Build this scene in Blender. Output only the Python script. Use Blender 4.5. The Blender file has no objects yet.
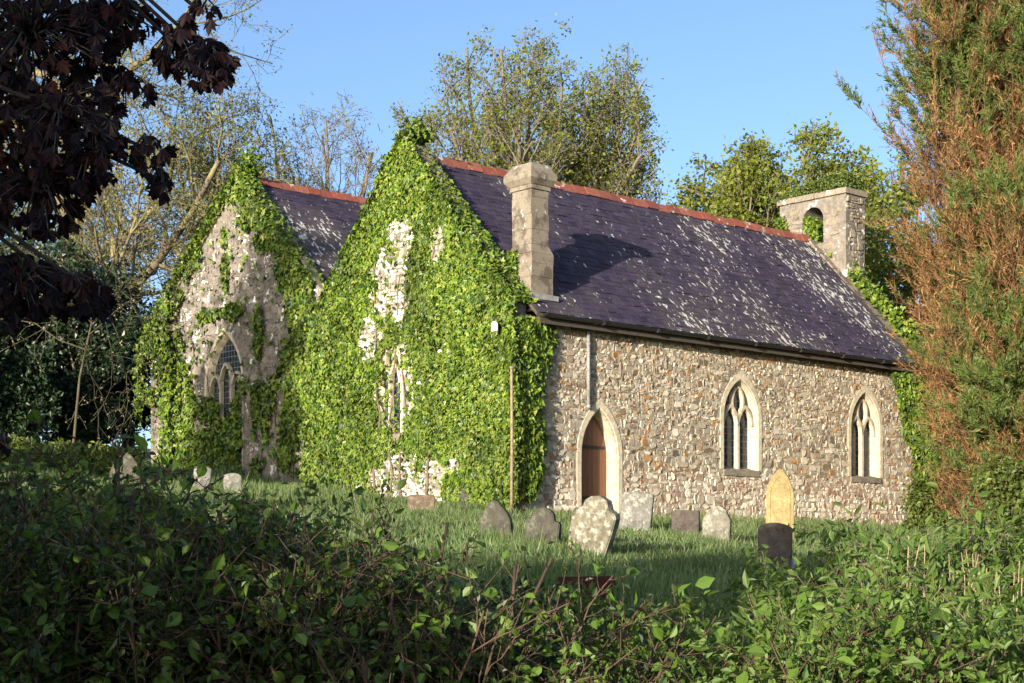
import bpy, bmesh, math, random
import numpy as np
from mathutils import Vector, Matrix

R = math.radians
rs = np.random.default_rng(11)
random.seed(11)
SC = bpy.context.scene
COL = SC.collection

# ------------------------------------------------------------------ camera, sky, sun, exposure
E = 1.65                       # eye height above the lane
F = 1600.0                     # focal length in pixels of a 1024 wide frame
HZ = 555.0                     # row of the horizon
cam_d = bpy.data.cameras.new('camera')
cam = bpy.data.objects.new('camera', cam_d); COL.objects.link(cam)
cam.location = (0, 0, E); cam.rotation_euler = (R(90), 0, 0)
cam_d.sensor_width = 36.0; cam_d.lens = F / 1024 * 36
cam_d.shift_y = (HZ - 341.5) / 1024
cam_d.clip_start = 0.1; cam_d.clip_end = 6000
SC.camera = cam

AX = Vector((0.743, 0.669, 0)).normalized()      # along the nave, to the west
BX = Vector((-AX.y, AX.x, 0))                    # to the north
SUN_EL = R(9.0)
LDIR = (AX * 0.938 + BX * 0.347).normalized()
LIGHT = Vector((LDIR.x * math.cos(SUN_EL), LDIR.y * math.cos(SUN_EL), -math.sin(SUN_EL)))
world = bpy.data.worlds.new('World'); SC.world = world; world.use_nodes = True
wn = world.node_tree.nodes; wn.clear()
wo = wn.new('ShaderNodeOutputWorld'); wb = wn.new('ShaderNodeBackground'); sk = wn.new('ShaderNodeTexSky')
sk.sky_type = 'NISHITA'; sk.sun_disc = False; sk.sun_elevation = SUN_EL
sk.sun_rotation = math.atan2(-LIGHT.x, -LIGHT.y) % (2 * math.pi)
sk.altitude = 100; sk.air_density = 0.62; sk.dust_density = 1.8; sk.ozone_density = 1.8
wb.inputs[1].default_value = 0.15
world.node_tree.links.new(sk.outputs[0], wb.inputs[0]); world.node_tree.links.new(wb.outputs[0], wo.inputs[0])
sun_d = bpy.data.lights.new('sun', 'SUN'); sun_d.energy = 5.0; sun_d.angle = R(0.5); sun_d.color = (1.0, 0.89, 0.74)
sun = bpy.data.objects.new('sun', sun_d); COL.objects.link(sun)
sun.rotation_euler = LIGHT.to_track_quat('-Z', 'Y').to_euler(); sun.location = (-20, -30, 30)
SC.view_settings.view_transform = 'Standard'; SC.view_settings.look = 'None'
SC.view_settings.exposure = 1.12; SC.view_settings.gamma = 1.0
SC.render.engine = 'CYCLES'
SC.cycles.max_bounces = 5; SC.cycles.transparent_max_bounces = 4
SC.cycles.diffuse_bounces = 3; SC.cycles.glossy_bounces = 2; SC.cycles.transmission_bounces = 3

# ------------------------------------------------------------------ helpers
def tag(o, label=None, cat=None, group=None, kind=None):
    if label: o['label'] = label
    if cat: o['category'] = cat
    if group: o['group'] = group
    if kind: o['kind'] = kind
    return o

def empty(name, loc, rz=0.0):
    o = bpy.data.objects.new(name, None); COL.objects.link(o)
    o.location = loc; o.rotation_euler = (0, 0, rz); o.empty_display_size = 0.2
    return o

class MB:
    """collects pieces of any kind and links them as one mesh object"""
    def __init__(s): s.V = []; s.F = []; s.n = 0; s.sm = []
    def add(s, v, f, smooth=False):
        v = np.asarray(v, dtype=float).reshape(-1, 3)
        s.V.append(v); k = s.n
        for q in f: s.F.append([i + k for i in q]); s.sm.append(smooth)
        s.n += len(v)
    def many(s, v, tmpl, m, smooth=False):
        """n copies of an m-vertex template whose faces are tmpl"""
        v = np.asarray(v).reshape(-1, 3); n = len(v) // m
        offs = (np.arange(n) * m + s.n).tolist()
        for q in tmpl:
            s.F.extend([[o + i for i in q] for o in offs]); s.sm.extend([smooth] * n)
        s.V.append(v); s.n += len(v)
    def box(s, x0, x1, y0, y1, z0, z1):
        s.add([(x0,y0,z0),(x1,y0,z0),(x1,y1,z0),(x0,y1,z0),(x0,y0,z1),(x1,y0,z1),(x1,y1,z1),(x0,y1,z1)],
              [(0,3,2,1),(4,5,6,7),(0,1,5,4),(1,2,6,5),(2,3,7,6),(3,0,4,7)])
    def tube(s, pts, rad, k=6, cap=True, smooth=True):
        P = [np.asarray(p, dtype=float) for p in pts]; n = len(P)
        if np.isscalar(rad): rad = [rad] * n
        V = []; ref = np.array((0.31, 0.22, 0.92))
        for i in range(n):
            d = P[min(i + 1, n - 1)] - P[max(i - 1, 0)]; d = d / (np.linalg.norm(d) + 1e-9)
            if abs(d @ ref) > 0.95: ref = np.array((0.9, 0.3, 0.1))
            u = np.cross(d, ref); u /= np.linalg.norm(u); w = np.cross(d, u)
            for j in range(k):
                a = 2 * math.pi * j / k
                V.append(P[i] + (u * math.cos(a) + w * math.sin(a)) * rad[i])
        Fc = []
        for i in range(n - 1):
            for j in range(k):
                Fc.append((i*k + j, i*k + (j+1) % k, (i+1)*k + (j+1) % k, (i+1)*k + j))
        if cap: Fc += [tuple(range(k))[::-1], tuple((n-1)*k + j for j in range(k))]
        s.add(V, Fc, smooth)
    def bar(s, pts, w, d, nrm):
        """square section bar along pts lying in the plane whose normal is nrm"""
        P = [np.asarray(p, dtype=float) for p in pts]; n = len(P); nrm = np.asarray(nrm, dtype=float); V = []
        for i in range(n):
            t = P[min(i+1, n-1)] - P[max(i-1, 0)]; t /= np.linalg.norm(t); c = np.cross(nrm, t)
            for (a, b) in ((-1,-1),(1,-1),(1,1),(-1,1)): V.append(P[i] + c*a*w/2 + nrm*b*d/2)
        Fc = []
        for i in range(n-1):
            for j in range(4): Fc.append((i*4+j, i*4+(j+1)%4, (i+1)*4+(j+1)%4, (i+1)*4+j))
        Fc += [(3,2,1,0), tuple((n-1)*4+j for j in range(4))]
        s.add(V, Fc)
    def build(s, name, mat, parent=None, off=(0, 0, 0), fix=False):
        me = bpy.data.meshes.new(name)
        V = (np.vstack(s.V) if s.V else np.zeros((0, 3))) + np.asarray(off)
        lens = np.fromiter((len(q) for q in s.F), dtype=np.int32, count=len(s.F))
        loops = np.fromiter((i for q in s.F for i in q), dtype=np.int32, count=int(lens.sum()))
        me.vertices.add(len(V)); me.vertices.foreach_set('co', V.astype(np.float32).ravel())
        me.loops.add(len(loops)); me.loops.foreach_set('vertex_index', loops)
        me.polygons.add(len(lens))
        st = np.zeros(len(lens), dtype=np.int32); st[1:] = np.cumsum(lens)[:-1]
        me.polygons.foreach_set('loop_start', st)
        me.polygons.foreach_set('use_smooth', np.array(s.sm, dtype=bool))
        me.update(calc_edges=True); me.validate()
        if fix:
            bm = bmesh.new(); bm.from_mesh(me); bmesh.ops.recalc_face_normals(bm, faces=bm.faces); bm.to_mesh(me); bm.free()
        if mat: me.materials.append(mat)
        o = bpy.data.objects.new(name, me); COL.objects.link(o)
        if parent: o.parent = parent
        return o

def plate(outer, holes, thick):
    """a flat plate with holes: returns (verts, faces) in (u, v, w), w from -thick/2 to thick/2"""
    cu = bpy.data.curves.new('tmp', 'CURVE'); cu.dimensions = '2D'; cu.fill_mode = 'BOTH'; cu.extrude = thick / 2
    for ring in [outer] + holes:
        sp = cu.splines.new('POLY'); sp.points.add(len(ring) - 1)
        for p, q in zip(sp.points, ring): p.co = (q[0], q[1], 0, 1)
        sp.use_cyclic_u = True
    ob = bpy.data.objects.new('tmp', cu); COL.objects.link(ob)
    dg = bpy.context.evaluated_depsgraph_get(); dg.update()
    me = bpy.data.meshes.new_from_object(ob.evaluated_get(dg))
    V = [tuple(v.co) for v in me.vertices]; Fc = [tuple(p.vertices) for p in me.polygons]
    bpy.data.objects.remove(ob); bpy.data.curves.remove(cu); bpy.data.meshes.remove(me)
    return np.array(V), Fc

def nrmz(a): return a / (np.linalg.norm(a, axis=-1, keepdims=True) + 1e-9)

# leaf templates: (across, along, out) and faces
T_OVATE = (np.array([(0,0,0),(.36,.28,.10),(.40,.58,.10),(0,1,-.06),(-.40,.58,.10),(-.36,.28,.10)]), [(0,1,2,3),(0,3,4,5)])
T_KITE = (np.array([(0,0,0),(.46,.42,.10),(0,1,-.04),(-.46,.42,.10)]), [(0,1,2),(0,2,3)])
T_IVY = (np.array([(0,.12,0),(.34,0,.05),(.56,.34,.02),(.26,.52,.06),(0,1,-.10),(-.26,.52,.06),(-.56,.34,.02),(-.34,0,.05)]), [(0,1,2,3,4),(0,4,5,6,7)])
T_MAPLE = (np.array([(0,0,0),(.30,.02,-.10),(.26,.16,.02),(.56,.30,-.16),(.40,.42,-.02),(.52,.72,-.16),(.22,.62,.0),(.20,.80,-.05),(0,1.05,-.18),
                     (-.20,.80,-.05),(-.22,.62,0),(-.52,.72,-.16),(-.40,.42,-.02),(-.56,.30,-.16),(-.26,.16,.02),(-.30,.02,-.10)]),
           [(0,1,2),(0,2,3,4),(0,4,5,6),(0,6,7,8),(0,8,9,10),(0,10,11,12),(0,12,13,14),(0,14,15)])
T_LANCE = (np.array([(0,0,0),(.5,.3,.03),(.36,.66,.0),(0,1,-.14),(-.36,.66,0),(-.5,.3,.03)]), [(0,1,2,3),(0,3,4,5)])
T_BLADE = (np.array([(-.5,0,0),(.5,0,0),(.36,.55,.06),(-.36,.55,.06),(0,1,.24)]), [(0,1,2,3),(3,2,4)])
T_HAIR = (np.array([(-.5,0,0),(.5,0,0),(0,1,.03)]), [(0,1,2)])

def leaves(mb, P, N, U, L, W, T):
    P = np.asarray(P, dtype=float); n = len(P)
    if n == 0: return
    U = nrmz(np.asarray(U, dtype=float)); N = np.asarray(N, dtype=float)
    N = nrmz(N - (N * U).sum(1, keepdims=True) * U); S = np.cross(U, N)
    L = np.broadcast_to(np.asarray(L, dtype=float), (n,)); W = np.broadcast_to(np.asarray(W, dtype=float), (n,))
    t = T[0]
    V = (P[:, None, :] + S[:, None, :] * (t[None, :, 0:1] * W[:, None, None]) + U[:, None, :] * (t[None, :, 1:2] * L[:, None, None])
         + N[:, None, :] * (t[None, :, 2:3] * L[:, None, None]))
    mb.many(V, T[1], len(t))

def rand_dirs(n, rng): return nrmz(rng.normal(size=(n, 3)))

# ground: one gentle slope up to the church
def G(X, Y):
    X = np.asarray(X, dtype=float); Y = np.asarray(Y, dtype=float)
    Xc = np.clip(X, -45, 40); Yc = np.clip(Y, -60, 75)
    h = 0.95 - 0.0733 * Xc + 0.0709 * (Yc - 36)
    h = h + 0.05 * np.sin(X * 0.9 + 0.4 * Y) * np.cos(Y * 0.7 - 0.3 * X) + 0.03 * np.sin(X * 2.1 + 1) * np.sin(Y * 1.7)
    return h + E
def ray(x, y, Y): return ((x - 512) / F * Y, Y, E + (HZ - y) / F * Y)
def depth_at(x, y):
    r = (x - 512) / F; q = (HZ - y) / F
    return 1.602 / (0.0709 - 0.0733 * r - q)

# ------------------------------------------------------------------ materials
def newmat(name):
    m = bpy.data.materials.new(name); m.use_nodes = True
    nt = m.node_tree; nt.nodes.clear()
    out = nt.nodes.new('ShaderNodeOutputMaterial')
    b = nt.nodes.new('ShaderNodeBsdfPrincipled'); nt.links.new(b.outputs[0], out.inputs[0])
    return m, nt, b, out
def nd(nt, t, **kw):
    n = nt.nodes.new(t)
    for k, v in kw.items():
        if hasattr(n, k): setattr(n, k, v)
        else: n.inputs[k].default_value = v
    return n
def ramp(nt, src, stops, interp='LINEAR'):
    r = nt.nodes.new('ShaderNodeValToRGB'); r.color_ramp.interpolation = interp
    el = r.color_ramp.elements
    while len(el) < len(stops): el.new(0.5)
    for e, (p, c) in zip(el, stops):
        e.position = p; e.color = (c, c, c, 1) if np.isscalar(c) else (*c, 1)
    nt.links.new(src, r.inputs[0]); return r.outputs[0]
def mixc(nt, fac, a, b, mode='MIX'):
    m = nt.nodes.new('ShaderNodeMix'); m.data_type = 'RGBA'; m.blend_type = mode
    for s, v in ((0, fac), (6, a), (7, b)):
        if hasattr(v, 'is_linked'): nt.links.new(v, m.inputs[s])
        elif s == 0: m.inputs[0].default_value = v
        else: m.inputs[s].default_value = (*v, 1)
    return m.outputs[2]
def coords(nt, scale=(1, 1, 1), rot=(0, 0, 0)):
    tc = nt.nodes.new('ShaderNodeTexCoord'); mp = nt.nodes.new('ShaderNodeMapping')
    mp.inputs['Scale'].default_value = scale; mp.inputs['Rotation'].default_value = rot
    nt.links.new(tc.outputs['Object'], mp.inputs[0]); return mp.outputs[0]
def noise(nt, vec, scale, detail=4, rough=0.6, w=None):
    n = nt.nodes.new('ShaderNodeTexNoise'); n.inputs['Scale'].default_value = scale
    n.inputs['Detail'].default_value = detail; n.inputs['Roughness'].default_value = rough
    nt.links.new(vec, n.inputs['Vector']); return n.outputs[0]
def bump(nt, b, h, strength, dist=0.02):
    bp = nt.nodes.new('ShaderNodeBump'); bp.inputs['Strength'].default_value = strength; bp.inputs['Distance'].default_value = dist
    nt.links.new(h, bp.inputs['Height']); nt.links.new(bp.outputs[0], b.inputs['Normal'])
def island(nt):
    return nt.nodes.new('ShaderNodeNewGeometry').outputs['Random Per Island']

def leaf_mat(name, cols, transl=0.3, rough=0.5, spec=0.4, tint=(1.25, 1.15, 0.5), lo=0.55, hi=1.35, nsc=0.9):
    m, nt, b, out = newmat(name)
    n = len(cols); c = ramp(nt, island(nt), [(i / max(1, n - 1), q) for i, q in enumerate(cols)])
    nz = noise(nt, coords(nt), nsc, 3)
    c = mixc(nt, 0.6, c, ramp(nt, nz, [(0.33, lo), (0.67, hi)]), 'MULTIPLY')
    nt.links.new(c, b.inputs['Base Color']); b.inputs['Roughness'].default_value = rough
    b.inputs['Specular IOR Level'].default_value = spec
    tr = nt.nodes.new('ShaderNodeBsdfTranslucent'); nt.links.new(mixc(nt, 1.0, c, tint, 'MULTIPLY'), tr.inputs[0])
    mx = nt.nodes.new('ShaderNodeMixShader'); mx.inputs[0].default_value = transl
    nt.links.new(b.outputs[0], mx.inputs[1]); nt.links.new(tr.outputs[0], mx.inputs[2]); nt.links.new(mx.outputs[0], out.inputs[0])
    return m

def bark_mat(name, c0, c1, scale=6.0, lich=None):
    m, nt, b, out = newmat(name)
    v = coords(nt, (1, 1, 0.35)); nz = noise(nt, v, scale, 6)
    c = ramp(nt, nz, [(0.3, c0), (0.7, c1)])
    if lich:
        c = mixc(nt, ramp(nt, noise(nt, coords(nt), scale * 0.5, 5), [(0.48, 0.0), (0.6, 1.0)]), c, lich)
    nt.links.new(c, b.inputs['Base Color']); b.inputs['Roughness'].default_value = 0.9
    bump(nt, b, nz, 0.6, 0.03); return m

def stone_mat(name, stops, lichen=0.0, lcol=(.66, .64, .56), dark=None, lscale=3.0, interp='LINEAR', use_island=True, bstr=0.6, thr=0.6, soft=.035):
    m, nt, b, out = newmat(name)
    v = coords(nt); big = noise(nt, v, 1.1, 4); fine = noise(nt, v, 26, 6, 0.7); mid = noise(nt, v, 7, 5)
    if use_island: c = ramp(nt, island(nt), stops, interp)
    else: c = ramp(nt, mid, [(0.25 + 0.5 * p, q) for p, q in stops], interp)
    c = mixc(nt, 0.75, c, ramp(nt, fine, [(0.25, 0.55), (0.75, 1.35)]), 'MULTIPLY')
    c = mixc(nt, 0.6, c, ramp(nt, mid, [(0.3, 0.7), (0.7, 1.25)]), 'MULTIPLY')
    c = mixc(nt, 0.5, c, ramp(nt, big, [(0.3, 0.75), (0.7, 1.2)]), 'MULTIPLY')
    if dark: c = mixc(nt, ramp(nt, noise(nt, v, 2.3, 6), [(0.52, 0.0), (0.62, 0.85)]), c, dark)
    if lichen > 0:
        l = ramp(nt, noise(nt, v, lscale, 7, 0.62), [(thr, 0.0), (thr + soft, lichen)])
        c = mixc(nt, l, c, lcol)
    nt.links.new(c, b.inputs['Base Color']); b.inputs['Roughness'].default_value = 0.92
    b.inputs['Specular IOR Level'].default_value = 0.2
    bump(nt, b, fine, bstr, 0.02); return m

M = {}
RUB = [(0.0, (.20,.145,.095)), (0.11, (.37,.315,.23)), (0.21, (.28,.235,.175)), (0.33, (.46,.405,.30)), (0.45, (.34,.305,.25)), (0.56, (.33,.195,.095)),
       (0.65, (.41,.36,.275)), (0.76, (.17,.145,.115)), (0.84, (.54,.49,.385)), (0.91, (.31,.26,.19))]
M['rubble'] = stone_mat('rubble_stone', RUB, 0.7, (.5,.48,.42), lscale=2.2, interp='CONSTANT', thr=0.66)
M['mortar'] = stone_mat('lime_mortar', [(0, (.27,.24,.185)), (1, (.37,.335,.26))], use_island=False)
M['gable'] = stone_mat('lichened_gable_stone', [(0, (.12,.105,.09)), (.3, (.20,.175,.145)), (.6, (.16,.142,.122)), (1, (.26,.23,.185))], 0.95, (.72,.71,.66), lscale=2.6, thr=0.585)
M['gable_w'] = stone_mat('white_lichened_stone', [(0, (.22,.19,.15)), (.5, (.34,.30,.235)), (1, (.42,.38,.31))], 0.95, (.62,.61,.55), lscale=2.6, thr=0.50)
M['rubble_low'] = stone_mat('pale_footing_stone', [(0.0, (.30,.22,.155)), (0.15, (.46,.40,.31)), (0.3, (.34,.27,.21)), (0.45, (.55,.49,.39)), (0.6, (.27,.175,.12)), (0.72, (.44,.375,.29)), (0.85, (.60,.55,.45)), (0.93, (.36,.29,.225))], 0.6, (.5,.48,.42), lscale=2.2, interp='CONSTANT', thr=.64)
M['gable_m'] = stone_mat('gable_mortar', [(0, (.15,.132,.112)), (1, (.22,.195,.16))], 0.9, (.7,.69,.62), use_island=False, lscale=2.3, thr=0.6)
M['dress'] = stone_mat('dressed_limestone', [(0, (.42,.36,.26)), (1, (.54,.47,.35))], use_island=False, bstr=0.25)
M['chim'] = stone_mat('weathered_chimney_stone', [(0, (.15,.128,.10)), (.5, (.225,.195,.15)), (1, (.18,.155,.12))], 0.8, (.5,.48,.41), dark=(.085,.07,.055), lscale=4.5, use_island=False, thr=0.62)
M['bell'] = stone_mat('bellcote_stone', [(0, (.17,.145,.11)), (.5, (.26,.225,.17)), (1, (.205,.175,.135))], 0.8, (.7,.66,.58), lscale=2.4, use_island=True, thr=0.63)
M['moss'] = leaf_mat('moss', [(.045,.075,.012), (.09,.12,.02)], 0.1)

def slate_mat(name, lit):
    m, nt, b, out = newmat(name)
    v = coords(nt)
    c = ramp(nt, island(nt), [(0, (.028,.023,.040)), (.35, (.046,.036,.064)), (.7, (.040,.034,.050)), (1, (.062,.050,.078))])
    c = mixc(nt, 0.6, c, ramp(nt, noise(nt, v, 14, 5), [(0.3, 0.7), (0.7, 1.3)]), 'MULTIPLY')
    # brown-green weathering and white lichen that runs down the slope
    zone = noise(nt, coords(nt, (.40, .20, .20), (0, 0, .3)), 1.0, 3)
    c = mixc(nt, ramp(nt, zone, [(0.44, 0.0), (0.66, 0.6)]), c, (.10,.09,.075))
    vr = coords(nt, (1.0, .5, .5), (0, 0, 0))
    sp = noise(nt, vr, 9.0, 3, 0.6)
    th = nt.nodes.new('ShaderNodeMath'); th.operation = 'MULTIPLY_ADD'; nt.links.new(zone, th.inputs[0]); th.inputs[1].default_value = 0.55
    sx = nt.nodes.new('ShaderNodeSeparateXYZ'); nt.links.new(v, sx.inputs[0])
    wx = nt.nodes.new('ShaderNodeMath'); wx.operation = 'MULTIPLY_ADD'; wx.inputs[1].default_value = .006; nt.links.new(sx.outputs[0], wx.inputs[0]); nt.links.new(sp, wx.inputs[2])
    nt.links.new(wx.outputs[0], th.inputs[2])
    l = ramp(nt, th.outputs[0], [(0.925 - lit, 0.0), (0.970 - lit, 0.85)])
    c = mixc(nt, l, c, (.58,.58,.55))
    nt.links.new(c, b.inputs['Base Color']); b.inputs['Roughness'].default_value = 0.75
    b.inputs['Specular IOR Level'].default_value = 0.18
    bump(nt, b, noise(nt, v, 40, 4), 0.35, 0.01); return m
M['slate'] = slate_mat('purple_slate', 0.0)

def simple(name, col, rough=0.6, metal=0.0, var=0.25, scale=9, spec=0.4):
    m, nt, b, out = newmat(name)
    nz = noise(nt, coords(nt), scale, 5)
    c = mixc(nt, 1.0, col, ramp(nt, nz, [(0.3, 1 - var), (0.7, 1 + var)]), 'MULTIPLY')
    nt.links.new(c, b.inputs['Base Color']); b.inputs['Roughness'].default_value = rough; b.inputs['Metallic'].default_value = metal
    b.inputs['Specular IOR Level'].default_value = spec
    bump(nt, b, nz, 0.2, 0.01); return m
M['iron'] = simple('black_iron', (.018,.018,.018), 0.5)
M['lead'] = simple('grey_painted_pipe', (.22,.22,.215), 0.55, var=0.35)
M['white'] = simple('white_enamel', (.78,.78,.76), 0.4, var=0.05)
M['pole'] = simple('pale_wood', (.22,.17,.10), 0.8, var=0.4)
M['soffit'] = simple('dark_timber', (.06,.05,.04), 0.8)

def ridge_mat():
    m, nt, b, out = newmat('red_clay_ridge')
    v = coords(nt); c = ramp(nt, island(nt), [(0, (.15,.042,.028)), (.4, (.25,.065,.038)), (.7, (.19,.058,.038)), (1, (.28,.095,.06))])
    c = mixc(nt, 0.7, c, ramp(nt, noise(nt, v, 9, 5), [(0.3, 0.6), (0.7, 1.3)]), 'MULTIPLY')
    c = mixc(nt, ramp(nt, noise(nt, v, 3.1, 5), [(0.60, 0.0), (0.65, 0.8)]), c, (.55,.5,.42))
    nt.links.new(c, b.inputs['Base Color']); b.inputs['Roughness'].default_value = 0.85; return m
M['ridge'] = ridge_mat()
def door_mat():
    m, nt, b, out = newmat('varnished_door_planks')
    c = ramp(nt, island(nt), [(0, (.11,.045,.026)), (1, (.17,.07,.036))])
    c = mixc(nt, 0.7, c, ramp(nt, noise(nt, coords(nt, (14, 14, .8)), 4, 5), [(0.3, 0.65), (0.7, 1.3)]), 'MULTIPLY')
    nt.links.new(c, b.inputs['Base Color']); b.inputs['Roughness'].default_value = 0.5; return m
M['door'] = door_mat()
def glass_mat():
    m, nt, b, out = newmat('leaded_glass')
    br = nt.nodes.new('ShaderNodeTexBrick'); br.offset = 0.0
    br.inputs['Scale'].default_value = 1.0; br.inputs['Brick Width'].default_value = 0.16; br.inputs['Row Height'].default_value = 0.17
    br.inputs['Mortar Size'].default_value = 0.009
    br.inputs['Color1'].default_value = (.015,.024,.036,1); br.inputs['Color2'].default_value = (.03,.045,.06,1); br.inputs['Mortar'].default_value = (.16,.16,.155,1)
    tc = nt.nodes.new('ShaderNodeTexCoord'); nt.links.new(tc.outputs['UV'], br.inputs['Vector'])
    nt.links.new(br.outputs['Color'], b.inputs['Base Color'])
    nt.links.new(ramp(nt, br.outputs['Fac'], [(0, 0.14), (1, 0.7)]), b.inputs['Roughness'])
    b.inputs['Specular IOR Level'].default_value = 0.5
    bump(nt, b, noise(nt, coords(nt), 5, 2), 0.2, 0.03)
    return m
M['glass'] = glass_mat()

def ground_mat():
    m, nt, b, out = newmat('turf')
    v = coords(nt); c = ramp(nt, noise(nt, v, 1.3, 6), [(0.3, (.025,.045,.012)), (0.55, (.05,.085,.02)), (0.75, (.075,.085,.03))])
    nt.links.new(c, b.inputs['Base Color']); b.inputs['Roughness'].default_value = 0.95
    bump(nt, b, noise(nt, v, 12, 6), 0.9, 0.08); return m
M['ground'] = ground_mat()
M['grass'] = leaf_mat('grass_blades', [(.09,.155,.045), (.13,.205,.065), (.175,.24,.085), (.25,.265,.14)], 0.45, 0.5)
M['ivy'] = leaf_mat('ivy_leaf', [(.015,.035,.008), (.038,.08,.011), (.075,.13,.013), (.105,.165,.015), (.135,.185,.02), (.18,.205,.035)], 0.07, 0.42, 0.3, lo=.4, hi=1.55, nsc=.8)
M['bark'] = bark_mat('grey_brown_bark', (.09,.075,.055), (.19,.16,.115))
M['bark_moss'] = bark_mat('mossy_bark', (.075,.06,.04), (.16,.13,.085), 5, (.21,.19,.07))
M['twig'] = bark_mat('brown_twig', (.05,.029,.018), (.10,.06,.036), 9)
M['dry'] = bark_mat('dry_stalk', (.25,.17,.09), (.42,.31,.18), 9)
M['vine'] = bark_mat('ivy_stem', (.10,.075,.05), (.17,.13,.085), 9)

# ------------------------------------------------------------------ trees and shrubs
def skeleton(rng, base, d0, L0, r0, spec):
    """recursive branching; returns a list of (points, radii, level)"""
    out = []
    def grow(p, d, L, r, lv):
        s = spec[lv]; n = s['seg']; pts = [p]; rad = [r]; dirs = [d]
        W = rng.normal(0, s['wander'], (n, 3))
        for i in range(n):
            d = d + W[i]; d[2] += s['up']; d = d / np.linalg.norm(d)
            p = p + d * (L / n); pts.append(p); dirs.append(d); rad.append(max(s.get('rmin', 0.003), r * (1 - (1 - s['taper']) * (i + 1) / n)))
        out.append((np.array(pts), rad, lv))
        if lv + 1 >= len(spec): return
        c = spec[lv + 1]; k = int(rng.integers(s['kids'][0], s['kids'][1] + 1)); az0 = rng.uniform(0, 6.28)
        for j in range(k):
            f = s['start'] + (1 - s['start']) * (j + rng.uniform(0.1, 1)) / k
            x = min(f, 0.999) * n; i = int(x); q = pts[i] + (pts[i + 1] - pts[i]) * (x - i); t = dirs[i + 1]
            ang = R(rng.uniform(*c['angle'])); az = az0 + j * 2.4 + rng.uniform(-.5, .5)
            u = np.cross(t, (0.13, 0.21, 0.97)) if abs(t[2]) < 0.95 else np.cross(t, (1, 0.1, 0)); u /= np.linalg.norm(u); w = np.cross(t, u)
            nd_ = t * math.cos(ang) + (u * math.cos(az) + w * math.sin(az)) * math.sin(ang)
            grow(q, nd_, L * c['ratio'] * (rng.uniform(.88, 1.06) if c.get('even') else rng.uniform(.65, 1.15)) * (1.15 - c.get('fade', .45) * f), max(rad[i] * c['rr'], s.get('rmin', .003)), lv + 1)
    grow(np.array(base, dtype=float), np.array(d0, dtype=float) / np.linalg.norm(d0), L0, r0, 0)
    return out

def wood_mesh(sk_, sides=(8, 6, 5, 4, 3, 3)):
    mb = MB()
    for pts, rad, lv in sk_: mb.tube(pts, rad, sides[min(lv, len(sides) - 1)], cap=False)
    return mb

def crown_mesh(rng, sk_, lvl, per, size, spread, T=T_KITE, droop=0.2, wid=0.7, keep=None, upfac=0.5):
    mb = MB(); P = []; D = []
    for pts, rad, lv in sk_:
        if lv < lvl: continue
        n = max(1, int(round(per * rng.uniform(.6, 1.4))))
        f = rng.uniform(0.15, 1, n) * (len(pts) - 1.001); i = f.astype(int)
        P.append(pts[i] + (pts[i + 1] - pts[i]) * (f - i)[:, None]); D.append(pts[i + 1] - pts[i])
    if not P: return mb
    P = np.vstack(P); D = nrmz(np.vstack(D)); n = len(P)
    P = P + rng.normal(0, spread, (n, 3))
    if keep is not None:
        k = keep(P); P = P[k]; D = D[k]; n = len(P)
    U = D * 0.6 + rng.normal(0, .6, (n, 3)); U[:, 2] -= droop
    N = rng.normal(0, .6, (n, 3)); N[:, 2] += upfac
    L = size * rng.uniform(.6, 1.3, n)
    leaves(mb, P, N, U, L, L * wid, T); return mb

def inside(p, env, b):
    c, rx, rz = env; dx, dy, dz = p[0] + b[0] - c[0], p[1] + b[1] - c[1], max(0.0, p[2] + b[2] - c[2]); w = 1 + .16 * math.sin(2.3 * dx + 1.7 * dz) * math.cos(1.9 * dz + dy)
    return (dx * dx + dy * dy) / rx ** 2 + (dz / rz) ** 2 < w * w
def plant(name, label, cat, base, rng, d0, L0, r0, spec, bark, leafm, per, size, spread, lvl=None, group=None, T=T_KITE, wood='trunk', crown='crown', env=None, **kw):
    root = tag(empty(name, base), label, cat, group)
    sk_ = skeleton(rng, (0, 0, -0.1), d0, L0, r0, spec)
    if env:
        out = []
        for pts, rad, l in sk_:
            if l == 0: out.append((pts, rad, l)); continue
            ok = [inside(p, env, base) for p in pts]
            k = ok.index(False) if False in ok else len(pts)
            if k >= 2: out.append((pts[:k], rad[:k], l))
        sk_ = out
    wood_mesh(sk_).build(wood, bark, root)
    if per > 0:
        crown_mesh(rng, sk_, len(spec) - 1 if lvl is None else lvl, per, size, spread, T, **kw).build(crown, leafm, root)
    root['_n'] = len(sk_); del root['_n']
    return root, sk_
def copy_tree(o, loc, rz, sc, label):
    c = o.copy(); COL.objects.link(c); c.location = loc; c.rotation_euler = (0, 0, rz); c.scale = sc; c['label'] = label
    for ch in o.children:
        k = ch.copy(); COL.objects.link(k); k.parent = c
    return c

# ------------------------------------------------------------------ ground
def build_ground():
    xs = np.concatenate([np.array([-3000, -900, -300, -120]), np.linspace(-60, 60, 121), np.array([120, 300, 900, 3000])])
    ys = np.concatenate([np.array([-3000, -900, -300, -120]), np.linspace(-60, 100, 161), np.array([160, 300, 900, 3000])])
    X, Y = np.meshgrid(xs, ys); Z = G(X, Y)
    V = np.stack([X, Y, Z], -1).reshape(-1, 3); nx = len(xs); mb = MB()
    mb.add(V, [(j*nx+i, j*nx+i+1, (j+1)*nx+i+1, (j+1)*nx+i) for j in range(len(ys)-1) for i in range(nx-1)], True)
    tag(mb.build('ground', M['ground']), kind='structure')
build_ground()

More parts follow.
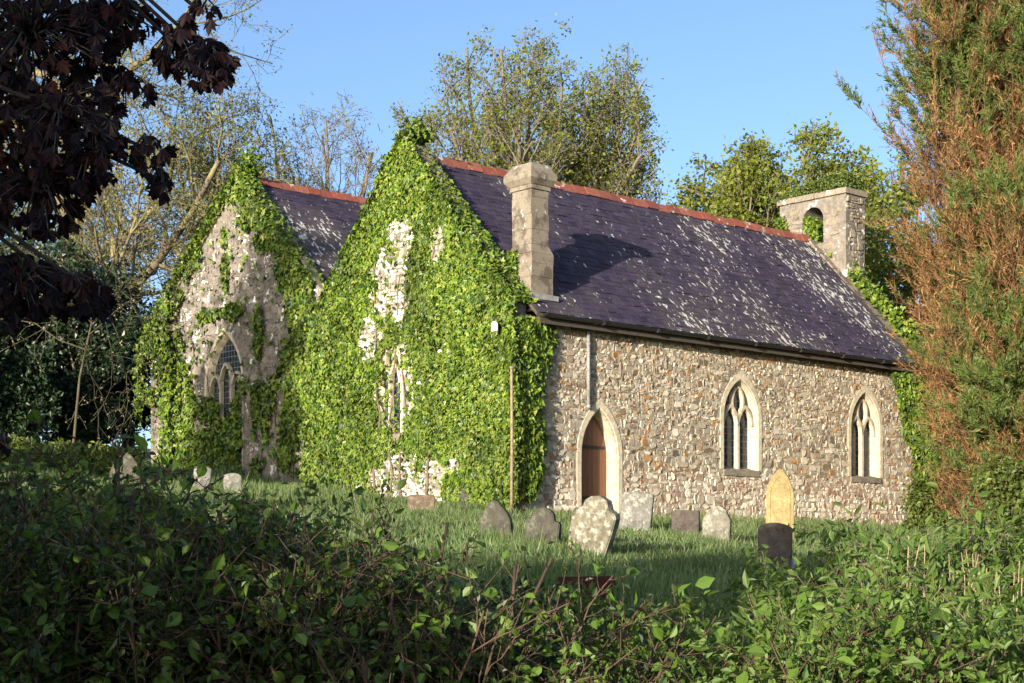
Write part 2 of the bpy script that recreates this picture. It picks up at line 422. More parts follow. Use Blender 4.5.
# ------------------------------------------------------------------ the church: local axes t (along), b (north), h (above eye level)
CB = 0.9
ORG = Vector((0.3375, 36.0, 0))
church = tag(empty('church', (ORG.x, ORG.y, E + CB), math.atan2(AX.y, AX.x)),
             'old rubble stone church with purple slate roofs, red ridge tiles and ivy-clad east gables', 'church')
OFF = (0, 0, -CB)
def cpart(mb, name, mat, parent=None, fix=False):
    return mb.build(name, mat, parent or church, OFF if (parent is None or parent is church) else OFF, fix)
def to_world(t, b, h):
    return (ORG.x + AX.x * t + BX.x * b, ORG.y + AX.y * t + BX.y * b, E + h)
def on_gable(x, y, t):
    """(b, h) of the point of the east-facing plane at t that stands at this place of the photograph"""
    r = (x - 512) / F; X0 = ORG.x + AX.x * t; Y0 = ORG.y + AX.y * t
    b = (X0 - r * Y0) / (-BX.x + r * BX.y); Y = Y0 + BX.y * b
    return b, (HZ - y) / F * Y
def on_south(x, y):
    r = (x - 512) / F; t = (r * ORG.y - ORG.x) / (AX.x - r * AX.y); Y = ORG.y + AX.y * t
    return t, (HZ - y) / F * Y

def arch(c, w, z0, zs, za, n=9):
    """pointed arch outline from lower left over the apex to lower right"""
    hw = w / 2; rise = za - zs; Rr = (rise * rise + hw * hw) / (2 * hw)
    a1 = math.asin(min(1, rise / Rr)); pl = []
    for i in range(n + 1):
        a = a1 * i / n; pl.append((c - hw + Rr - Rr * math.cos(a), zs + Rr * math.sin(a)))
    pr = [(2 * c - x, z) for x, z in pl[::-1][1:]]
    return [(c - hw, z0)] + pl + pr + [(c + hw, z0)]

def rubble(mb, u0, u1, v0, v1, ok, put, rng, small=1.0, depth=(0.003, 0.026), wscale=1.0):
    """random coursed rubble: irregular blocks standing proud of the mortar"""
    v = v0; taken = []
    while v < v1:
        low = max(0.0, 1 - (v - v0) / 1.7)
        hrow = rng.uniform(.055, .13) * small * (1 + 0.95 * low); u = u0 - rng.uniform(0, .3); nxt = []
        while u < u1:
            w = rng.uniform(.09, .29) * small * wscale * (1 + .5 * low); hh = hrow
            blk = [q for q in taken if q[0] < u + w and q[1] > u]
            if blk:
                q = blk[0]
                if u >= q[0] - 0.05: u = q[1]; continue
                w = max(0.05, q[0] - u)
            if rng.random() < .07: w *= 1.6; hh = hrow + rng.uniform(.08, .12) * small; nxt.append((u, u + w))
            elif rng.random() < .16: hh = hrow + rng.uniform(.09, .14) * small; nxt.append((u, u + w))
            cu, cv = u + w / 2, v + hh / 2
            if ok(cu, cv, w / 2, hh / 2):
                g = rng.uniform(.002, .010); a, b_ = u + g, u + w - g; c, d = v + g * .8, v + hh - g * .8
                k = rng.uniform(.10, .40, 8); wd, ht = b_ - a, d - c
                ring = [(a + wd*k[0], c), (b_ - wd*k[1], c), (b_, c + ht*k[2]), (b_, d - ht*k[3]), (b_ - wd*k[4], d), (a + wd*k[5], d), (a, d - ht*k[6]), (a, c + ht*k[7])]
                J = rng.normal(0, .013, (8, 2)); ring = [(x + j[0], y + j[1]) for (x, y), j in zip(ring, J)]
                dp = rng.uniform(*depth); tl = rng.normal(0, .012, 2); ins = rng.uniform(.74, .9)
                V = [put(x, y, -0.02) for x, y in ring]
                V += [put(cu + (x - cu) * ins, cv + (y - cv) * ins, dp + tl[0] * (x - cu) / w * 2 + tl[1] * (y - cv) / hh) for x, y in ring]
                Fc = [(i, (i + 1) % 8, 8 + (i + 1) % 8, 8 + i) for i in range(8)] + [tuple(range(8, 16))]
                mb.add(V, Fc)
            u += w
        taken = nxt; v += hrow

TW = 15.2                                    # west end
DOOR = (2.31, 1.16, 0.75, 2.35, 3.42)        # centre, width, bottom, springing, apex
WINS = [(7.43, 1.30, 2.18, 3.50, 4.47), (12.78, 1.28, 2.17, 3.52, 4.50)]
SUR = 0.17
def inside_arch(A, u, v, gx=0.0):
    c, w, z0, zs, za = A; hw = w / 2 + gx; za = za + gx * 1.2
    if v < z0 - gx * .6 or v > za: return False
    if v <= zs: return abs(u - c) < hw
    rise = za - zs; Rr = (rise * rise + hw * hw) / (2 * hw)
    return math.hypot(abs(u - c) + Rr - hw, v - zs) < Rr
def south_ok(u, v, du, dv):
    if v + dv > 5.36 or v - dv < 0.2 or u - du < -0.48 or u + du > TW: return False
    for A in [DOOR] + WINS:
        for (x, y) in ((0, 0), (-du*.8, -dv*.8), (du*.8, -dv*.8), (du*.8, dv*.8), (-du*.8, dv*.8)):
            if inside_arch(A, u + x, v + y, SUR - .03): return False
    return True

# south wall: mortar body with true openings, then the stones
mb = MB()
V, Fc = plate([(-.5, .0), (TW, .0), (TW, 5.42), (-.5, 5.42)], [arch(*A) for A in [DOOR] + WINS], 0.6)
mb.add(np.stack([V[:, 0], 0.3 + V[:, 2], V[:, 1]], -1), Fc)
sw = cpart(mb, 'south_wall', M['mortar'], fix=True)
put_s = lambda u, v, d: (u, -d, v)
mb = MB(); rubble(mb, -.45, TW, 2.05, 5.4, lambda u, v, du, dv: south_ok(u, v, du, dv) and v - dv > 2.0, put_s, np.random.default_rng(3), .82, (.003, .022))
rubble(mb, -.45, TW, 2.02, 5.4, lambda u, v, du, dv: south_ok(u, v, du, dv) and v - dv > 2.0, put_s, np.random.default_rng(13), .6, (.001, .006))
cpart(mb, 'rubble_facing', M['rubble'], sw)
mb = MB(); rubble(mb, -.45, TW, .3, 2.05, lambda u, v, du, dv: south_ok(u, v, du, dv) and v + dv < 2.12, put_s, np.random.default_rng(4), .9, (.003, .028))
rubble(mb, -.45, TW, .35, 2.05, lambda u, v, du, dv: south_ok(u, v, du, dv) and v + dv < 2.12, put_s, np.random.default_rng(14), .7, (.001, .006))
cpart(mb, 'rubble_facing', M['rubble_low'], sw)

def opening(A, name, depth, kind, plane='S', t=0.0, sur=SUR, lights=2):
    """dressed stone surround, reveal, tracery, glazing or door of one pointed opening"""
    c, w, z0, zs, za = A
    if plane == 'S': put = lambda u, v, d: (u, d, v)
    else: put = lambda u, v, d: (t + d, u, v)
    nrm = (0, 1, 0) if plane == 'S' else (1, 0, 0)
    gl = MB(); inn = arch(c, w, z0, zs, za, 14); n = len(inn)
    outl = arch(c, w + 2 * sur, z0, zs, za + sur * 1.35, 14)
    fr = MB(); ch = 0.035
    chm = arch(c, w + 2 * ch, z0, zs, za + ch * 1.3, 14)
    inn_d = arch(c, w - (.2 if kind == 'window' else .03), z0, zs, za - (.15 if kind == 'window' else .02), 14)
    rings = [(outl, .03), (outl, -.022), (chm, -.022), (inn, .012), (inn_d, depth + .05)]
    # separate voussoirs: split into blocks so each has its own tone
    segs = []; i = 0
    while i < n - 1:
        j = min(n - 1, i + random.choice((2, 3))); segs.append((i, j)); i = j
    def ringpt(rg, f): return rg
    for (i, j) in segs:
        V = []; m = j - i + 1
        for rg, d in rings:
            for k in range(i, j + 1): V.append(put(rg[k][0], rg[k][1], d))
        Fc = [(q*m + k, q*m + k + 1, (q+1)*m + k + 1, (q+1)*m + k) for q in range(len(rings) - 1) for k in range(m - 1)]
        fr.add(V, Fc)
    # sill
    if kind == 'window':
        s0 = c - w/2 - .05; s1 = c + w/2 + .05
        V = [put(s0, z0 - .16, -.05), put(s1, z0 - .16, -.05), put(s1, z0 - .02, -.05), put(s0, z0 - .02, -.05), put(s1, z0 + .07, depth + .05), put(s0, z0 + .07, depth + .05), put(s0, z0 - .16, depth), put(s1, z0 - .16, depth)]
        sl = MB(); sl.add(V, [(0,1,2,3), (3,2,4,5), (0,3,5,6), (1,7,4,2), (0,6,7,1)])
    if kind == 'window':
        root = cpart(fr, name, M['dress'])
        cpart(sl, 'sill', M['chim'], root)
        tr = MB(); wo_ = w; w = w - .16; lw = w / lights; d = depth - .075
        for k in range(1, lights):
            u = c - w/2 + lw * k; tr.bar([put(u, z0 + .02, d), put(u, zs + (.12 if lights == 2 else .3), d)], .085, .12, nrm)
        for k in range(lights):
            u = c - w/2 + lw * (k + .5); mid = abs(u - c) < .01
            pl = arch(u, lw, zs - .3, zs - .18 + (.25 if mid and lights == 3 else 0), zs + .32 + (.3 if mid and lights == 3 else 0), 7)[1:-1]
            tr.bar([put(x, y, d) for x, y in pl], .075, .12, nrm)
        w = wo_
        if lights == 2:
            # the mullion forks and carries a lozenge-shaped eye above the two lights
            cy = zs + .42; rx, ry = w * .17, (za - zs) * .40
            lz = [(c + rx * (abs(math.cos(a)) ** 1.3) * (1 if math.cos(a) > 0 else -1), cy + ry * (abs(math.sin(a)) ** 1.0) * (1 if math.sin(a) > 0 else -1)) for a in np.linspace(-math.pi/2, 1.5*math.pi, 25)]
            tr.bar([put(x, y, d) for x, y in lz], .055, .11, nrm)
        cpart(tr, 'tracery', M['dress'], root)
        V = [put(x, y, depth + .03) for x, y in arch(c, w, z0, zs, za, 14)]
        gl.add(V, [tuple(range(len(V)))])
        g = cpart(gl, 'leaded_pane', M['glass'], root)
        uv = g.data.uv_layers.new(name='UVMap')
        for l in g.data.loops:
            co = g.data.vertices[l.vertex_index].co
            uv.data[l.index].uv = ((co.x if plane == 'S' else co.y), co.z)
        return root
    root = cpart(fr, 'door_surround', M['dress'])
    dm = MB(); npl = 7; pw = w / npl
    for k in range(npl):
        u0 = c - w/2 + pw * k + .004; u1 = u0 + pw - .008
        def top(u):
            hw = w/2; rise = za - zs; Rr = (rise*rise + hw*hw) / (2*hw); x = abs(u - c) + Rr - hw
            return zs + math.sqrt(max(0, Rr*Rr - x*x))
        xs = [u0, (u0 + u1) / 2, u1]; ring = [(u0, z0), (u1, z0)] + [(x, top(x) - .01) for x in xs[::-1]]
        m = len(ring); V = [put(x, y, depth) for x, y in ring] + [put(x, y, depth + .05) for x, y in ring]
        dm.add(V, [tuple(range(m))] + [(i, i + m, (i+1) % m + m, (i+1) % m) for i in range(m)])
    dr = cpart(dm, 'door', M['door'], fix=True)
    for zz in (1.35, 2.55):
        h = MB(); h.bar([put(c - w/2 + .08, zz, depth - .014), put(c + w*.42, zz, depth - .014)], .07, .016, nrm); cpart(h, 'strap_hinge', M['iron'], dr)
    h = MB(); h.tube([put(c - w*.38 + .05*math.cos(a), 1.78 + .05*math.sin(a), depth - .03) for a in np.linspace(0, 2*math.pi, 13)], .011, 6, cap=False); cpart(h, 'ring_handle', M['iron'], dr)
    return root
opening(DOOR, 'door', 0.33, 'door')
for A in WINS: opening(A, 'window', 0.21, 'window')

# east gables
MT, NT_ = -.5, .8
def gable(name, poly, holes, t0, t1, parts):
    mb = MB(); V, Fc = plate(poly, holes, t1 - t0)
    mb.add(np.stack([(t0 + t1) / 2 + V[:, 2], V[:, 0], V[:, 1]], -1), Fc)
    return cpart(mb, name, M[parts], fix=True)
GM = [(0.0, .2), (7.6, .2), (7.6, 5.75), (3.8, 9.84), (0.0, 5.62)]
WM = (4.46, .95, 2.95, 4.35, 5.15)
bW, _ = on_gable(388, 400, MT); WM = (bW,) + WM[1:]
g1 = gable('east_gable_wall', GM, [arch(*WM)], MT, -.04, 'gable_m')
def in_poly(pg, x, y):
    c = False; n = len(pg)
    for i in range(n):
        x0, y0 = pg[i]; x1, y1 = pg[i - 1]
        if (y0 > y) != (y1 > y) and x < (x1 - x0) * (y - y0) / (y1 - y0) + x0: c = not c
    return c
def gable_ok(pg, A):
    def f(u, v, du, dv):
        for (x, y) in ((-du, -dv), (du, -dv), (du, dv), (-du, dv)):
            if not in_poly(pg, u + x, v + y) or inside_arch(A, u + x * .8, v + y * .8, .12): return False
        return True
    return f
mb = MB(); rubble(mb, 0, 7.6, .4, 10.1, gable_ok(GM, WM), lambda u, v, d: (MT - d, u, v), np.random.default_rng(5), 1.15, (.005, .035))
cpart(mb, 'stone_facing', M['gable_w'], g1)
opening(WM, 'window', .17, 'window', 'E', MT, .15, 2)
GN = [(7.6, .9), (18.3, .9), (18.3, 6.8), (13.0, 10.98), (7.6, 5.72)]
bN, _ = on_gable(224, 400, NT_); WN = (bN, 1.9, 2.4, 5.0, 6.5)
g2 = gable('north_gable_wall', GN, [arch(*WN)], NT_, NT_ + .3, 'gable_m')
mb = MB(); rubble(mb, 7.6, 18.3, 1.0, 11.1, gable_ok(GN, WN), lambda u, v, d: (NT_ - d, u, v), np.random.default_rng(6), 1.2, (.004, .028))
cpart(mb, 'stone_facing', M['gable'], g2)
opening(WN, 'window', .17, 'window', 'E', NT_, .11, 3)
# copings along the gable edges
def coping(name, pts, t0, t1, mat):
    mb = MB()
    for (b0, h0), (b1, h1) in zip(pts[:-1], pts[1:]):
        L = math.hypot(b1 - b0, h1 - h0); n = max(1, int(L / .7)); nx, nh = -(h1 - h0) / L, (b1 - b0) / L
        if nh < 0: nx, nh = -nx, -nh
        for i in range(n):
            f0, f1 = i / n + .004, (i + 1) / n - .004
            a = (b0 + (b1 - b0)*f0, h0 + (h1 - h0)*f0); c = (b0 + (b1 - b0)*f1, h0 + (h1 - h0)*f1); k = .13
            q = [a, c, (c[0] + nx*k, c[1] + nh*k), (a[0] + nx*k, a[1] + nh*k)]
            V = [(t0, x, y) for x, y in q] + [(t1, x, y) for x, y in q]
            mb.add(V, [(0,1,2,3), (7,6,5,4), (0,4,5,1), (1,5,6,2), (2,6,7,3), (3,7,4,0)])
    return cpart(mb, name, mat, fix=True)
coping('coping', [(0, 5.64), (3.8, 9.86), (7.6, 5.69)], MT - .06, .0, M['chim'])
coping('coping', [(13, 11.0), (18.3, 6.82)], NT_ - .06, NT_ + .33, M['chim'])
# west gable, the far north and west walls
mb = MB(); V, Fc = plate([(0, .0), (7.6, .0), (7.6, 5.62), (3.8, 9.56), (0.0, 5.36)], [], .55)
mb.add(np.stack([TW + .05 + V[:, 2], V[:, 0], V[:, 1]], -1), Fc); wg = cpart(mb, 'west_gable_wall', M['mortar'], fix=True)
coping('coping', [(-.1, 5.38), (3.8, 9.58), (7.6, 5.60)], TW - .2, TW + .36, M['chim'])
mb = MB(); mb.box(1.12, 15, 17.7, 18.3, .9, 6.75); cpart(mb, 'north_wall', M['mortar'])
mb = MB(); V, Fc = plate([(7.62, .5), (17.68, .5), (17.68, 6.8), (13, 10.7), (7.62, 5.9)], [], .5)
mb.add(np.stack([14.7 + V[:, 2], V[:, 0], V[:, 1]], -1), Fc); cpart(mb, 'rear_gable_wall', M['mortar'], fix=True)

# roofs
def slates(mb, t0, t1, lo, hi, rng, skew=0.0):
    """overlapping slate courses from the eave point lo to the ridge point hi, each (b, h)"""
    L = math.hypot(hi[0] - lo[0], hi[1] - lo[1]); db, dh = (hi[0] - lo[0]) / L, (hi[1] - lo[1]) / L
    nb, nh = (-dh, db) if db > 0 else (dh, -db)
    rows = int(L / .19); st = L / rows
    for r_ in range(rows):
        s0, s1 = r_ * st - .02, min(L, r_ * st + st * 1.9); t = t0 - (.14 if r_ % 2 else 0) - rng.uniform(0, .05); te = t1 - skew * (1 - r_ / rows)
        while t < te:
            w = rng.uniform(.24, .32); a, b_ = max(t0, t) + .004, min(t + w, te) - .004; t += w
            if b_ - a < .04: continue
            j = rng.normal(0, .008, 2); k = rng.uniform(.018, .030) + (rng.random() < .06) * .02
            s0 = s0 - (rng.random() < .012) * rng.uniform(.03, .08)
            q = [(a, s0 + j[0], k), (b_, s0 + j[0] + rng.normal(0, .006), k + rng.normal(0, .003)), (b_, s1, .008), (a, s1, .008)]
            top = [(x, lo[0] + db*s + nb*d, lo[1] + dh*s + nh*d) for x, s, d in q]
            bot = [(x, lo[0] + db*s + nb*(d - .012), lo[1] + dh*s + nh*(d - .012)) for x, s, d in q[:2]]
            mb.add(top + bot, [(0,1,2,3), (4,5,1,0), (4,0,3), (5,2,1)])
def deck(t0, t1, pts):
    mb = MB(); n = len(pts); V = [(t0, b, h) for b, h in pts] + [(t1, b, h) for b, h in pts]
    mb.add(V, [tuple(range(n)), tuple(range(n, 2*n))[::-1]] + [(i, (i+1) % n, n + (i+1) % n, n + i) for i in range(n)]); return mb
EAV, RDG, VAL = (-.36, 5.44), (3.8, 9.65), (7.6, 5.82)
main = cpart(deck(-.03, TW - .2, [EAV, RDG, VAL, (7.6, 5.7), (3.8, 9.5), (-.36, 5.34)]), 'roof', M['soffit'], fix=True)
mb = MB(); rg = np.random.default_rng(8)
slates(mb, .01, TW - .23, EAV, RDG, rg, .35); slates(mb, .01, TW - .23, VAL, RDG, rg)
cpart(mb, 'slates', M['slate'], main)
RN = (13.0, 10.85)
nroof = cpart(deck(1.1, 14.5, [(7.6, 5.55), RN, (18.6, 6.1), (18.6, 5.98), (13, 10.7), (7.6, 5.4)]), 'north_roof', M['soffit'], fix=True)
mb = MB(); slates(mb, 1.12, 14.5, (7.6, 5.55), RN, rg); slates(mb, 1.12, 14.5, (18.6, 6.1), RN, rg)
cpart(mb, 'slates', M['slate'], nroof)
def ridge(t0, t1, b, h, sl0, sl1, par):
    mb = MB(); t = t0
    while t < t1:
        e = min(t + .46, t1); dz = random.uniform(-.022, .018); k = .17
        pr = [(-k, -k*sl0 + .03), (-.05, .045), (0, .085), (.05, .045), (k, -k*sl1 + .03)]
        pb = [(x, y - .025) for x, y in pr]
        V = [(t + .004, b + x, h + y + dz) for x, y in pr] + [(e - .004, b + x, h + y + dz) for x, y in pr] + [(t + .004, b + x, h + y + dz) for x, y in pb] + [(e - .004, b + x, h + y + dz) for x, y in pb]
        Fc = [(i, i+1, 6+i, 5+i) for i in range(4)] + [(10+i, 15+i, 16+i, 11+i) for i in range(4)] + [(i, 10+i, 11+i, i+1) for i in range(4)] + [(5+i, 6+i, 16+i, 15+i) for i in range(4)] + [(0,5,15,10), (4,14,19,9)]
        mb.add(V, Fc); t = e
    cpart(mb, 'ridge_tiles', M['ridge'], par, fix=True)
ridge(.02, TW - .1, 3.8, 9.70, 1.0, 1.0, main); ridge(1.14, 14.5, 13.0, 10.90, .97, .85, nroof)

# gutter, fascia, pipes
mb = MB()
for (a0, a1) in [(i * 1.83 + .15, min(i * 1.83 + 1.98, TW - .4)) for i in range(8)]:
    n = 8; prof = [(-.075*math.cos(x), -.075*math.sin(x)) for x in np.linspace(0, math.pi, n)]; prof2 = [(x*.82, y*.82) for x, y in prof[::-1]]
    pr = prof + prof2; m = len(pr); V = [(a0 + .005, -.44 + x, 5.40 + y) for x, y in pr] + [(a1 - .005, -.44 + x, 5.40 + y) for x, y in pr]
    mb.add(V, [(i, (i+1) % m, m + (i+1) % m, m + i) for i in range(m)])
    mb.tube([(a1 - .04, -.44, 5.32), (a1 + .04, -.44, 5.32)], .02, 6); mb.box(a1 - .04, a1 + .04, -.53, -.345, 5.31, 5.40)
gut = cpart(mb, 'gutter', M['iron'], fix=True)
mb = MB(); mb.box(.1, TW - .2, -.33, -.30, 5.20, 5.36); mb.box(.1, TW - .2, -.30, -.002, 5.27, 5.34); cpart(mb, 'fascia', M['soffit'])
tp, hp0 = on_south(585.5, 409); mb = MB(); mb.tube([(tp, -.10, 5.3), (tp, -.10, hp0)], .042, 10); mb.tube([(tp, -.10, 5.3), (tp, -.25, 5.36), (tp, -.42, 5.36)], .05, 8)
for z in (4.9, 4.2, hp0 + .05): mb.tube([(tp, -.10, z - .04), (tp, -.10, z + .04)], .054, 10)
dp = cpart(mb, 'drainpipe', M['lead'])

# chimney on the south eave
def block_stack(mb, x0, x1, y0, y1, z0, z1, rng):
    z = z0
    while z < z1 - .01:
        h = min(rng.uniform(.28, .42), z1 - z)
        if z1 - z - h < .12: h = z1 - z
        e = rng.normal(0, .006, 4); mb.box(x0 + e[0], x1 + e[1], y0 + e[2], y1 + e[3], z + .003, z + h - .003); z += h
def frustum(mb, a, z0, b, z1):
    V = [(a[0],a[2],z0),(a[1],a[2],z0),(a[1],a[3],z0),(a[0],a[3],z0),(b[0],b[2],z1),(b[1],b[2],z1),(b[1],b[3],z1),(b[0],b[3],z1)]
    mb.add(V, [(0,3,2,1),(4,5,6,7),(0,1,5,4),(1,2,6,5),(2,3,7,6),(3,0,4,7)])
rc = np.random.default_rng(21); mb = MB()
c0, c1, d0, d1 = .13, .81, .0, .80
block_stack(mb, c0, c1, d0, d1, 5.50, 6.85, rc)
frustum(mb, (c0, c1, d0, d1), 6.853, (c0 + .075, c1 - .075, d0 + .075, d1 - .075), 7.05)
block_stack(mb, c0 + .075, c1 - .075, d0 + .075, d1 - .075, 7.053, 8.30, rc)
chim = cpart(mb, 'chimney', M['chim'])
mb = MB()
mb.box(c0 + .04, c1 - .04, d0 + .04, d1 - .04, 8.303, 8.40); frustum(mb, (c0 + .02, c1 - .02, d0 + .02, d1 - .02), 8.403, (c0 - .065, c1 + .065, d0 - .065, d1 + .065), 8.52)
mb.box(c0 - .065, c1 + .065, d0 - .065, d1 + .065, 8.523, 8.66); frustum(mb, (c0 - .065, c1 + .065, d0 - .065, d1 + .065), 8.663, (c0 + .09, c1 - .09, d0 + .09, d1 - .09), 8.90)
cpart(mb, 'chimney_cap', M['chim'], chim)
mb = MB(); mb.box(c0 - .06, c1 + .08, d0 - .1, d0 - .004, 5.78, 5.90); cpart(mb, 'lead_flashing', M['lead'], chim)

# bellcote over the west gable
BC = (15.25, 16.2, 2.46, 4.96)
BO = (3.69, .78, 9.55, 10.22, 10.66)
def round_arch(c, w, z0, zs, n=12):
    return [(c - w/2, z0)] + [(c - w/2*math.cos(a), zs + w/2*1.05*math.sin(a)) for a in np.linspace(0, math.pi, n)] + [(c + w/2, z0)]
hole = round_arch(3.69, .80, 9.50, 10.22)
mb = MB(); V, Fc = plate([(BC[2], 7.0), (BC[3], 7.0), (BC[3], 10.86), (BC[2], 10.86)], [hole], BC[1] - BC[0])
mb.add(np.stack([(BC[0] + BC[1]) / 2 + V[:, 2], V[:, 0], V[:, 1]], -1), Fc); bell = cpart(mb, 'bellcote', M['gable_m'], fix=True)
mb = MB()
okb = lambda u, v, du, dv: u - du > BC[2] and u + du < BC[3] and v + dv < 10.84 and not (abs(u - 3.69) < .42 + du and 9.5 - dv < v and (v < 10.22 or math.hypot(u - 3.69, v - 10.22) < .40 + dv))
rubble(mb, BC[2], BC[3], 8.0, 10.86, okb, lambda u, v, d: (BC[0] - d, u, v), np.random.default_rng(31), 1.5, (.008, .04), 1.5)
rubble(mb, BC[0], BC[1], 7.2, 10.86, lambda u, v, du, dv: u - du > BC[0] and u + du < BC[1] and v + dv < 10.84, lambda u, v, d: (u, BC[2] - d, v), np.random.default_rng(32), 1.2, (.008, .05))
cpart(mb, 'stone_facing', M['bell'], bell)
mb = MB(); x = BC[2] - .06
rb = np.random.default_rng(33)
while x < BC[3] + .05:
    w = min(rb.uniform(.3, .5), BC[3] + .06 - x); z = 10.86 + rb.uniform(0, .02)
    mb.box(BC[0] - .08 + rb.normal(0, .01), BC[1] + .06, x + .005, x + w - .005, z, z + .17); x += w
cpart(mb, 'coping', M['bell'], bell)

# ------------------------------------------------------------------ ivy (grows on the church, a plant of its own)
from mathutils import noise as mn
def n2(x, y, s): return mn.noise((x * s, y * s, s * 3.7))
def blob(pt, items):
    """largest 1-d over ellipses (u, v, ru, rv)"""
    return max([1 - math.hypot((pt[0] - u) / ru, (pt[1] - v) / rv) for u, v, ru, rv in items], default=-9)
def wall_ivy(mb, rng, n, box, density, put, out, size, thick):
    P = []; Q = []
    U = rng.uniform(box[0], box[1], n); Vv = rng.uniform(box[2], box[3], n); K = rng.random(n)
    for u, v, k in zip(U, Vv, K):
        d = density(u, v)
        if k < d:
            th = thick(u, v); P.append(put(u, v, .02 + th * (0.25 + .75 * rng.random() ** .6))); Q.append(1)
    P = np.array(P); m = len(P); o = np.array(out, dtype=float)
    N = o[None] + rng.normal(0, .62, (m, 3)); N[:, 2] += .3
    Ud = rng.normal(0, .45, (m, 3)); Ud[:, 2] -= 1.0
    L = size * rng.uniform(.5, 1.5, m); leaves(mb, P, N, Ud, L, L * .95, T_IVY)
def px_e(lst, t):
    """ellipses given where they stand on the gable"""
    o = []
    for x, y, rx, ry in lst:
        b, h = on_gable(x, y, t); b2, _ = on_gable(x - rx, y, t); _, h2 = on_gable(x, y - ry, t); o.append((b, h, abs(b2 - b), abs(h2 - h)))
    return o
def vines(o, t, spots, top, seed):
    rng = np.random.default_rng(seed); mb = MB()
    for b0 in spots:
        b, h = b0, rng.uniform(.9, 1.3); pts = []; n = 14
        for i in range(n):
            pts.append((t - .035 - .01 * math.sin(i), b, h)); b += rng.normal(0, .10); h += top / n * rng.uniform(.7, 1.2)
        mb.tube(pts, [.035 * (1 - .8 * i / n) for i in range(n)], 5)
    mb.build('vine_stem', M['vine'], o, OFF)
def ivy_obj(mb, name, label):
    o = mb.build(name, M['ivy'], None, OFF); o.location = church.location; o.rotation_euler = church.rotation_euler
    return tag(o, label, 'ivy')

bare_m = px_e([(400, 240, 15, 26), (391, 285, 20, 50), (371, 338, 16, 24), (438, 242, 9, 20), (394, 390, 20, 52), (394, 478, 26, 32), (408, 490, 40, 20), (432, 475, 16, 22),
               (455, 463, 8, 9), (430, 320, 3, 3), (360, 490, 5, 16), (380, 500, 14, 8), (422, 382, 4, 5), (440, 350, 4, 3), (390, 375, 12, 40)], MT)
def dens_m(b, h):
    top = 10.0 - abs(b - 3.72) * 1.08
    e = .18 * n2(b, h, 1.4) + .10 * n2(b, h, 4)
    if b < -.30 + e or b > 7.75 + e or h > top + .10 + e: return 0
    bl = blob((b, h), bare_m) + .45 * n2(b, h, 2.2) + .28 * n2(b, h, 6)
    if bl > .05: return .05 if bl > .2 else .35
    return 1.0
thick_m = lambda b, h: (.22 + .16 * n2(b, h, .8) + .10 * n2(b, h, 2.5)) * min(1, max(0, -.25 - blob((b, h), bare_m)) * .8 + .12)
mb = MB(); ri = np.random.default_rng(41)
wall_ivy(mb, ri, 105000, (-.5, 8.0, 1.0, 10.8), dens_m, lambda b, h, d: (MT - d, b, h), (-1, 0, 0), .098, thick_m)
# over the parapet top and round the corner on to the south wall
def dens_top(t, s): return .95 if .12 + .15 * n2(t, s, 2) > -.05 else .5
for sg in (-1, 1):
    n = 3600; s = ri.uniform(0, 1, n); t = ri.uniform(MT - .25, .06, n); k = ri.uniform(.0, .17, n) * (1 - .4 * s)
    b = 3.8 + sg * 3.95 * s; h = 9.92 - 4.25 * s + k * .8
    P = np.stack([t, b, h], -1); N = np.stack([ri.normal(-.3, .5, n), np.full(n, sg * .7), np.full(n, .7)], -1) + ri.normal(0, .3, (n, 3))
    U_ = ri.normal(0, .5, (n, 3)); U_[:, 2] -= .5; L = .12 * ri.uniform(.6, 1.3, n); leaves(mb, P, N, U_, L, L * .95, T_IVY)
n = 700; P = np.stack([ri.normal(-.3, .16, n), ri.normal(3.72, .20, n), 9.98 + np.abs(ri.normal(0, .2, n))], -1)
U_ = ri.normal(0, .6, (n, 3)); L = .12 * ri.uniform(.6, 1.3, n); leaves(mb, P, ri.normal(0, 1, (n, 3)), U_, L, L * .95, T_IVY)
def dens_s(t, h):
    w = .18 + .55 * max(0, min(1, (h - 3.6) / 1.6)) + .16 * max(0, (2.4 - abs(h - 3.0)) / 2.4) + .28 * n2(t, h, 1.7) + .12 * n2(t, h, 5)
    return 1.0 if t < w and h < 5.35 and h > 1.25 + .5 * n2(t, 9, 2) + max(0, t) * 1.0 else 0
wall_ivy(mb, ri, 8000, (-.75, 1.2, .95, 5.4), dens_s, lambda t, h, d: (t, -d, h), (0, -1, 0), .125, lambda t, h: .26 * max(.25, 1 - max(0, t)) + .06 * n2(t, h, 3))
main_ivy = ivy_obj(mb, 'ivy', 'thick sunlit ivy covering the taller front gable and its corner beside the door')
vines(main_ivy, MT, [.6, 1.6, 3.0, 3.9, 4.4, 5.0, 6.1], 6.5, 1)

